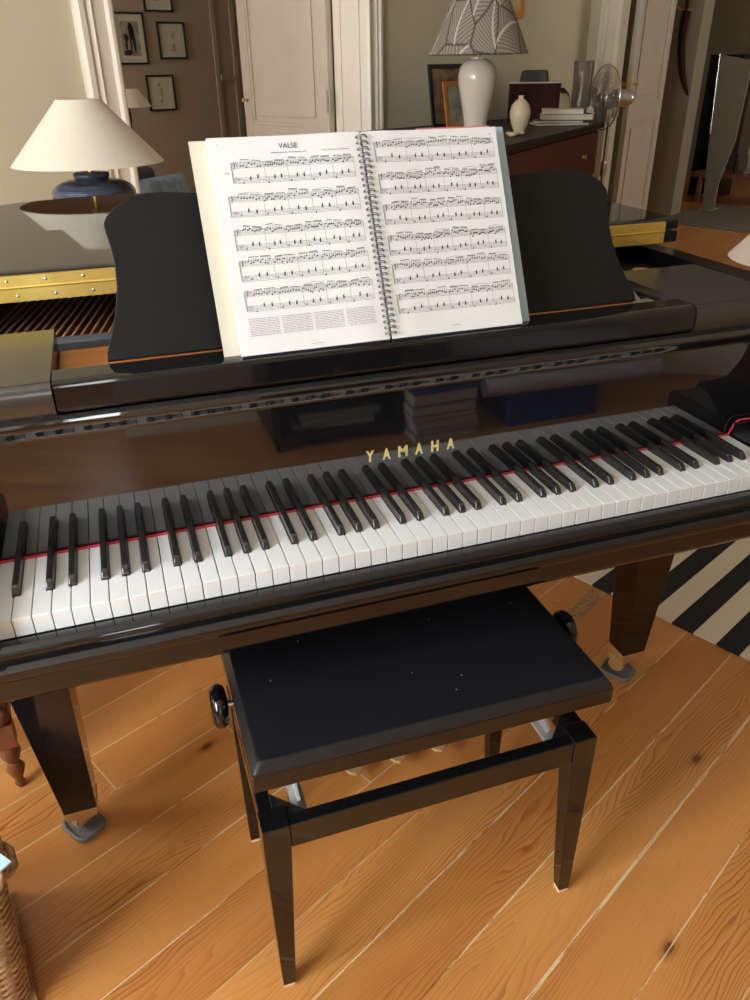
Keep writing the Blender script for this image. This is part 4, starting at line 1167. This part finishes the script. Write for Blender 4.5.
bm = NB(); box(bm, -w/2+e, w/2-e, -.01, -.002, -h_/2+e, h_/2-e); obj('print', bm, noisy('print3', S(200, 180, 140), S(180, 140, 90), 9, .6), pic)

# ------------------------------------------------------------------ STANDING FAN
fx = P(2.60, .28, 0)
fan = thing('pedestal_fan', 'chrome pedestal fan with round wire cage beside the commode', 'fan', tuple(fx), R(-93))
bm = NB(); lathe(bm, [(.13, 0), (.13, .012), (.10, .022), (.03, .03), (.016, .05)], 32); obj('base', bm, M_chrome, fan, smooth=40)
bm = NB(); tube(bm, [(0, 0, .04), (0, 0, 1.02)], .014, 12); lathe(bm, [(.020, .62), (.023, .64), (.023, .70), (.020, .72)], 16); obj('pole', bm, M_chrome, fan, smooth=40)
bm = NB(); lathe(bm, [(0, .0), (.03, .0), (.055, .02), (.055, .12), (.04, .15), (0, .155)], 24, (0, 0, 1.12), 'y'); box(bm, -.014, .014, .02, .06, 1.0, 1.09)
obj('motor', bm, M_chrome, fan, smooth=50)
cz = 1.125; RC = .20
for side, nm_ in ((-1, 'front_cage'), (1, 'rear_cage')):
    bm = NB()
    for rr2 in ((.20, .15, .10, .05) if side < 0 else (.15, .05)):
        tube(bm, [(rr2*math.cos(2*PI*i/44), -.055+side*.055*(1-(rr2/RC)**2), cz+rr2*math.sin(2*PI*i/44)) for i in range(44)], .005 if rr2 > .19 else .0017, 6, closed=True)
    for k_ in range(40):
        a = 2*PI*k_/40
        tube(bm, [(r_*math.cos(a), -.055+side*(.055*(1-(r_/RC)**2)), cz+r_*math.sin(a)) for r_ in (.02, .08, .14, .18, .199)], .0012, 4)
    obj(nm_, bm, M_chrome, fan, smooth=60)
bm = NB()
for k_ in range(4):
    a = PI/2*k_
    pts = [(.03, -.03), (.07, -.06), (.14, -.07), (.17, -.015), (.15, .04), (.07, .035), (.03, .02)]
    vs = []
    for yy in (-.060, -.056):
        vs.append([bm.verts.new((p*math.cos(a)-q*math.sin(a), yy + (q)*.35, cz+p*math.sin(a)+q*math.cos(a))) for p, q in pts])
    bm.faces.new(vs[0]); bm.faces.new(vs[1][::-1])
    for i in range(7): bm.faces.new([vs[0][i], vs[0][(i+1) % 7], vs[1][(i+1) % 7], vs[1][i]])
lathe(bm, [(0, -.08), (.028, -.075), (.032, -.04), (.012, -.03), (.012, .005), (0, .006)], 16, (0, 0, cz), 'y')
obj('blades', bm, M_steel, fan)

# ------------------------------------------------------------------ FAR ROOM
sabm = noisy('sabre_leather', S(40, 18, 14), S(54, 24, 18), 30, .7, spec=.2)
sab = thing('sabre', 'dark curved sabre in its scabbard hanging on the far wall pier', 'sword', tuple(P(4.955, .95, 1.40)), RZ)
bm = NB()
cps = [(.045, .335), (.052, .24), (.052, .14), (.042, .04), (.020, -.07), (-.012, -.18), (-.052, -.27), (-.092, -.335)]
pts = [(0, y_, z_) for y_, z_ in cps]
tube(bm, pts, [.034, .034, .033, .032, .030, .027, .020, .008], 10); obj('scabbard', bm, sabm, sab, smooth=60)
bm = NB(); tube(bm, [(0, .045, .335), (0, .050, .40), (0, .058, .47)], .014, 10); obj('grip', bm, sabm, sab, smooth=60)
bm = NB(); tube(bm, [(0, -.02, .338), (0, .12, .345)], .011, 8)
tube(bm, [(0, .11, .345), (0, .155, .38), (0, .155, .43), (0, .12, .475), (0, .06, .485)], .010, 8); obj('hand_guard', bm, M_brass_soft, sab, smooth=60)
# vitrine: tall dark shelf unit behind the pier
vm = mat('vitrine_black', (.012, .011, .010, 1), .4)
vit = thing('shelf_unit', 'tall dark open shelf unit beyond the wall pier', 'shelf', tuple(P(6.42, 1.33, 0)), RZ)
bm = NB(); box(bm, 0, .3, -.32, -.30, 0, 1.40); box(bm, 0, .3, .02, .04, 0, 1.40); box(bm, .28, .3, -.30, .02, 0, 1.40); obj('carcass', bm, vm, vit)
for z in (0.05, .45, .78, 1.08, 1.38):
    bm = NB(); box(bm, .005, .28, -.30, .02, z, z+.015); obj('shelf', bm, vm, vit)
bm = NB(); box(bm, 0, .05, 0, .06, 0, .12); o = obj('white_box', bm, cloth, bevel=.003); o.location = P(6.47, 1.15, 1.0953); o.rotation_euler = (0, 0, RZ); tag(o, 'small white box on the upper shelf of the dark shelf unit', 'box')
bm = NB(); lathe(bm, [(0, 0), (.035, 0), (.04, .05), (.035, .13), (0, .14)], 20); o = obj('white_jar', bm, cloth, smooth=50); o.location = P(6.12, .93, .307); tag(o, 'white jar on the low bench left of the grey screen', 'jar')
# tapering grey screen
scm = noisy('screen_grey', S(128, 120, 104), S(136, 128, 112), 6, .95, spec=.1)
scr = thing('draped_screen', 'tall grey screen panel narrowing towards its foot in the far room', 'screen', tuple(P(5.5, .70, .0082)), RZ)
bm = NB(); prism(bm, [(.065, .0), (-.055, .0), (-.055, .25), (-.14, .66), (-.16, 1.2), (-.16, 1.33), (.16, 1.385), (.12, .7)], -.015, .015, 'x'); obj('panel', bm, scm, scr, bevel=.004)
bm = NB(); tube(bm, [(-.02, .115, .7), (-.02, .155, 1.39)], .007, 8); obj('bright_edge', bm, M_chrome, scr, smooth=50)
bm = NB(); box(bm, -.12, .12, -.06, .07, 0, .02); obj('foot', bm, scm, scr, bevel=.004)
# low bench with things on it
lbm = noisy('bench_brown', S(112, 72, 50), S(138, 92, 66), 10, .4, stretch=(1, 8, 1))
lb = thing('low_bench', 'long low brown wooden bench at the back of the far room', 'bench', tuple(P(5.95, .30, 0)), RZ)
bm = NB(); box(bm, 0, .38, -1.2, .85, .255, .305); obj('top', bm, lbm, lb, bevel=.003)
for y in (-1.15, .75):
    for x in (.03, .33):
        bm = NB(); box(bm, x-.02, x+.02, y-.02, y+.02, 0, .255); obj('leg', bm, lbm, lb)
bm = NB(); box(bm, .02, .05, -1.13, .73, .06, .085); obj('stretcher', bm, lbm, lb)
bm = NB(); lathe(bm, [(0, 0), (.09, 0), (.105, .03), (.11, .15), (.10, .165), (0, .166)], 28); o = obj('white_pot', bm, cloth, smooth=50); o.location = P(6.12, .50, .3052); tag(o, 'white pot on the low bench at the right edge', 'pot')
bm = NB(); lathe(bm, [(0, 0), (.022, 0), (.022, .10), (.010, .14), (.010, .19), (0, .19)], 18); o = obj('dark_bottle', bm, vm, smooth=50); o.location = P(6.08, .74, .3052); tag(o, 'slim dark bottle on the low bench in the far room', 'bottle')
bm = NB(); lathe(bm, [(0, 0), (.04, 0), (.04, .01), (.012, .02), (.012, .16), (.03, .18), (.03, .26), (0, .26)], 18); o = obj('candle_holder', bm, cloth, smooth=50); o.location = P(6.16, .645, .3052); tag(o, 'pale candle on a stand on the low bench', 'candle')
# dark picture with pale frame on the far wall
fp = thing('wall_picture', 'large dark picture in a pale frame on the far wall', 'picture', tuple(P(8.295, 1.25, 1.95)), RZ)
bm = NB(); w, h_, e = .95, 1.2, .05
box(bm, -.03, 0, -w/2, w/2, -h_/2, -h_/2+e); box(bm, -.03, 0, -w/2, w/2, h_/2-e, h_/2); box(bm, -.03, 0, -w/2, -w/2+e, -h_/2+e, h_/2-e); box(bm, -.03, 0, w/2-e, w/2, -h_/2+e, h_/2-e); obj('frame', bm, M_trimw, fp)
bm = NB(); box(bm, -.015, -.005, -w/2+e, w/2-e, -h_/2+e, h_/2-e); obj('print', bm, noisy('dark_print', S(24, 14, 12), S(46, 24, 18), 3, .4), fp)
# far striped grey rug
rm = mat('grey_weave', S(110, 100, 88), .95); g = G(rm); q_ = g.xyz(g.coord())
s_ = g.math('SINE', g.math('MULTIPLY', g.math('ADD', q_[0], g.math('MULTIPLY', g.noise(g.coord(scale=(2, 2, 2)), 1), .06)), 70))
g.color(g.mix(g.math('GREATER_THAN', s_, 0), S(78, 70, 60), S(142, 132, 116)))
bm = NB(); box(bm, 0, 1.35, -2.0, .34, 0, .008); o = obj('grey_rug', bm, rm, bevel=.002); o.matrix_world = Matrix.Translation(P(4.55, .50, 0)) @ Matrix.Rotation(RZ, 4, 'Z'); tag(o, 'grey rug with thin dark stripes in the far room', 'rug')

# white shaded lamp on a low table, right of the piano
wl = thing('table_lamp', 'white cone shade lamp low behind the right end of the piano', 'lamp', (2.70, 1.42, .4062))
bm = NB(); lathe(bm, [(0, 0), (.075, 0), (.08, .03), (.05, .09), (.06, .16), (.03, .24), (.01, .27)], 30); obj('lamp_base', bm, porc, wl, smooth=50)
ws = noisy('white_shade', S(236, 222, 216), S(240, 228, 222), 80, .85)
bm = NB(); lathe(bm, [(.29, .27), (.10, .50), (.098, .50), (.288, .271)], 56, capb=False, capt=False); obj('lamp_shade', bm, ws, wl, smooth=60)
bm = NB(); lathe(bm, [(.008, .26), (.008, .40), (0, .41)], 12)
for a in (0, 2*PI/3, 4*PI/3): tube(bm, [(0, 0, .40), (.098*math.cos(a), .098*math.sin(a), .495)], .0015, 5)
obj('lamp_fitting', bm, M_brass_soft, wl, smooth=40)
lt = thing('low_table', 'low round table under the white cone shade lamp', 'table', (2.70, 1.42, .0062))
bm = NB(); lathe(bm, [(0, .375), (.24, .375), (.245, .388), (.24, .3995), (0, .3995)], 40); obj('tabletop', bm, dark_wood, lt, smooth=40)
for k_ in range(3):
    a = 2*PI*k_/3+.4; bm = NB(); tube(bm, [(.17*math.cos(a), .17*math.sin(a), .376), (.21*math.cos(a), .21*math.sin(a), .0)], [.016, .011], 10); obj('leg', bm, dark_wood, lt, smooth=50)

# ------------------------------------------------------------------ THINGS MIRRORED IN THE FALLBOARD (behind the photographer)
ch_m = noisy('chest_black', (.010, .008, .008, 1), (.018, .014, .012, 1), 10, .4)
ch = thing('drawer_chest', 'dark drawer chest mirrored in the fallboard behind the brand name', 'cabinet', (.70, -1.935, 0))
bm = NB(); box(bm, 0, .54, 0, .36, .19, .86); box(bm, 0, .54, 0, .02, .04, .19); box(bm, 0, .03, .02, .36, .04, .19); box(bm, .51, .54, .02, .36, .04, .19); box(bm, .03, .51, .02, .36, .04, .06); obj('carcass', bm, ch_m, ch, bevel=.004)
for k_ in range(3):
    bm = NB(); box(bm, .03, .51, .36, .372, .22+k_*.21, .41+k_*.21); dr = obj('drawer', bm, ch_m, ch, bevel=.004)
    bm = NB(); lathe(bm, [(.012, 0), (.006, .01), (.014, .02), (0, .024)], 12, (.27, .372, .315+k_*.21), 'y'); obj('drawer_knob', bm, M_brass_soft, dr, smooth=50)
for x in (.03, .51):
    for y in (.03, .33):
        bm = NB(); loft(bm, [sqring(x, y, 0, .016), sqring(x, y, .04, .020)]); obj('leg', bm, ch_m, ch)
for k_ in range(3):
    bm = NB(); box(bm, -.17, .17, -.13, .13, 0, .022); o = obj('folder_of_papers', bm, noisy('grey_papers', S(150, 148, 142), S(178, 174, 166), 30, .8), bevel=.003)
    o.location = (.97+.012*k_, -1.76, .0605+k_*.0225); o.rotation_euler = (0, 0, R((4, -5, 2)[k_])); tag(o, 'grey paper folder %s the open bottom of the mirrored chest' % ('lowest in', 'middle of three in', 'topmost in')[k_], 'folder', 'folders in the mirrored chest')
z_ = 0; cols = [(S(150, 148, 142), 'grey'), (S(120, 118, 116), 'dark grey'), (S(164, 160, 152), 'pale grey'), (S(110, 112, 118), 'slate'), (S(150, 146, 140), 'stone grey'), (S(40, 64, 130), 'dark blue')]
pos = ['at the bottom of', 'second in', 'third in', 'fourth in', 'fifth in', 'on top of']
for k_, (cc, cn) in enumerate(cols):
    h_ = (.030, .026, .034, .024, .038, .052)[k_]
    t = thing('book', 'large %s book %s the floor pile mirrored in the fallboard' % (cn, pos[k_]), 'book', (1.24+random.uniform(0, .02), -1.68, z_), R(random.uniform(-3, 3)), 'floor pile mirrored in the fallboard')
    bm = NB(); box(bm, 0, .28, 0, .20, 0, .003); box(bm, 0, .28, 0, .20, h_-.003, h_); box(bm, 0, .28, 0, .003, .003, h_-.003); obj('cover', bm, mat('cov', cc, .5), t)
    bm = NB(); box(bm, .003, .277, .003, .197, .003, h_-.003); obj('pages', bm, mat('pgs', S(190, 186, 176), .8), t)
    z_ += h_+.0004
bm = NB(); box(bm, 0, .42, -.30, 0, 0, .15)
o = obj('paper_carton', bm, noisy('blue_carton', S(36, 70, 160), S(44, 82, 176), 3, .5), bevel=.002); o.location = (1.68, -1.50, 0); tag(o, 'blue carton mirrored in the right part of the fallboard', 'box')
roll = noisy('rolled_paper', S(186, 182, 196), S(204, 200, 212), 5, .7)
def rolled(label, a, b, r_):
    a = Vector(a); b = Vector(b); bm = NB(); n = 28
    d = (b-a).normalized(); s_ = d.cross(Vector((0, 0, 1))).normalized(); q = s_.cross(d)
    path = []
    sp = [(r_*(1-.004*i/n*8)*math.cos(2*PI*i/n), r_*(1-.004*i/n*8)*math.sin(2*PI*i/n)) for i in range(n*2+1)]
    A = [bm.verts.new(a+s_*x+q*y) for x, y in sp]; B = [bm.verts.new(b+s_*x+q*y) for x, y in sp]
    for i in range(len(sp)-1): bm.faces.new([A[i], A[i+1], B[i+1], B[i]])
    o = obj('paper_roll', bm, roll, smooth=60); tag(o, label, 'paper roll')
rolled('thick lilac-white paper roll, upper one mirrored in the fallboard', (1.50, -1.76, .290), (2.30, -1.62, .240), .075)
rolled('slim greyish paper roll mirrored below the thick one', (1.56, -1.50, .190), (2.36, -1.46, .190), .038)
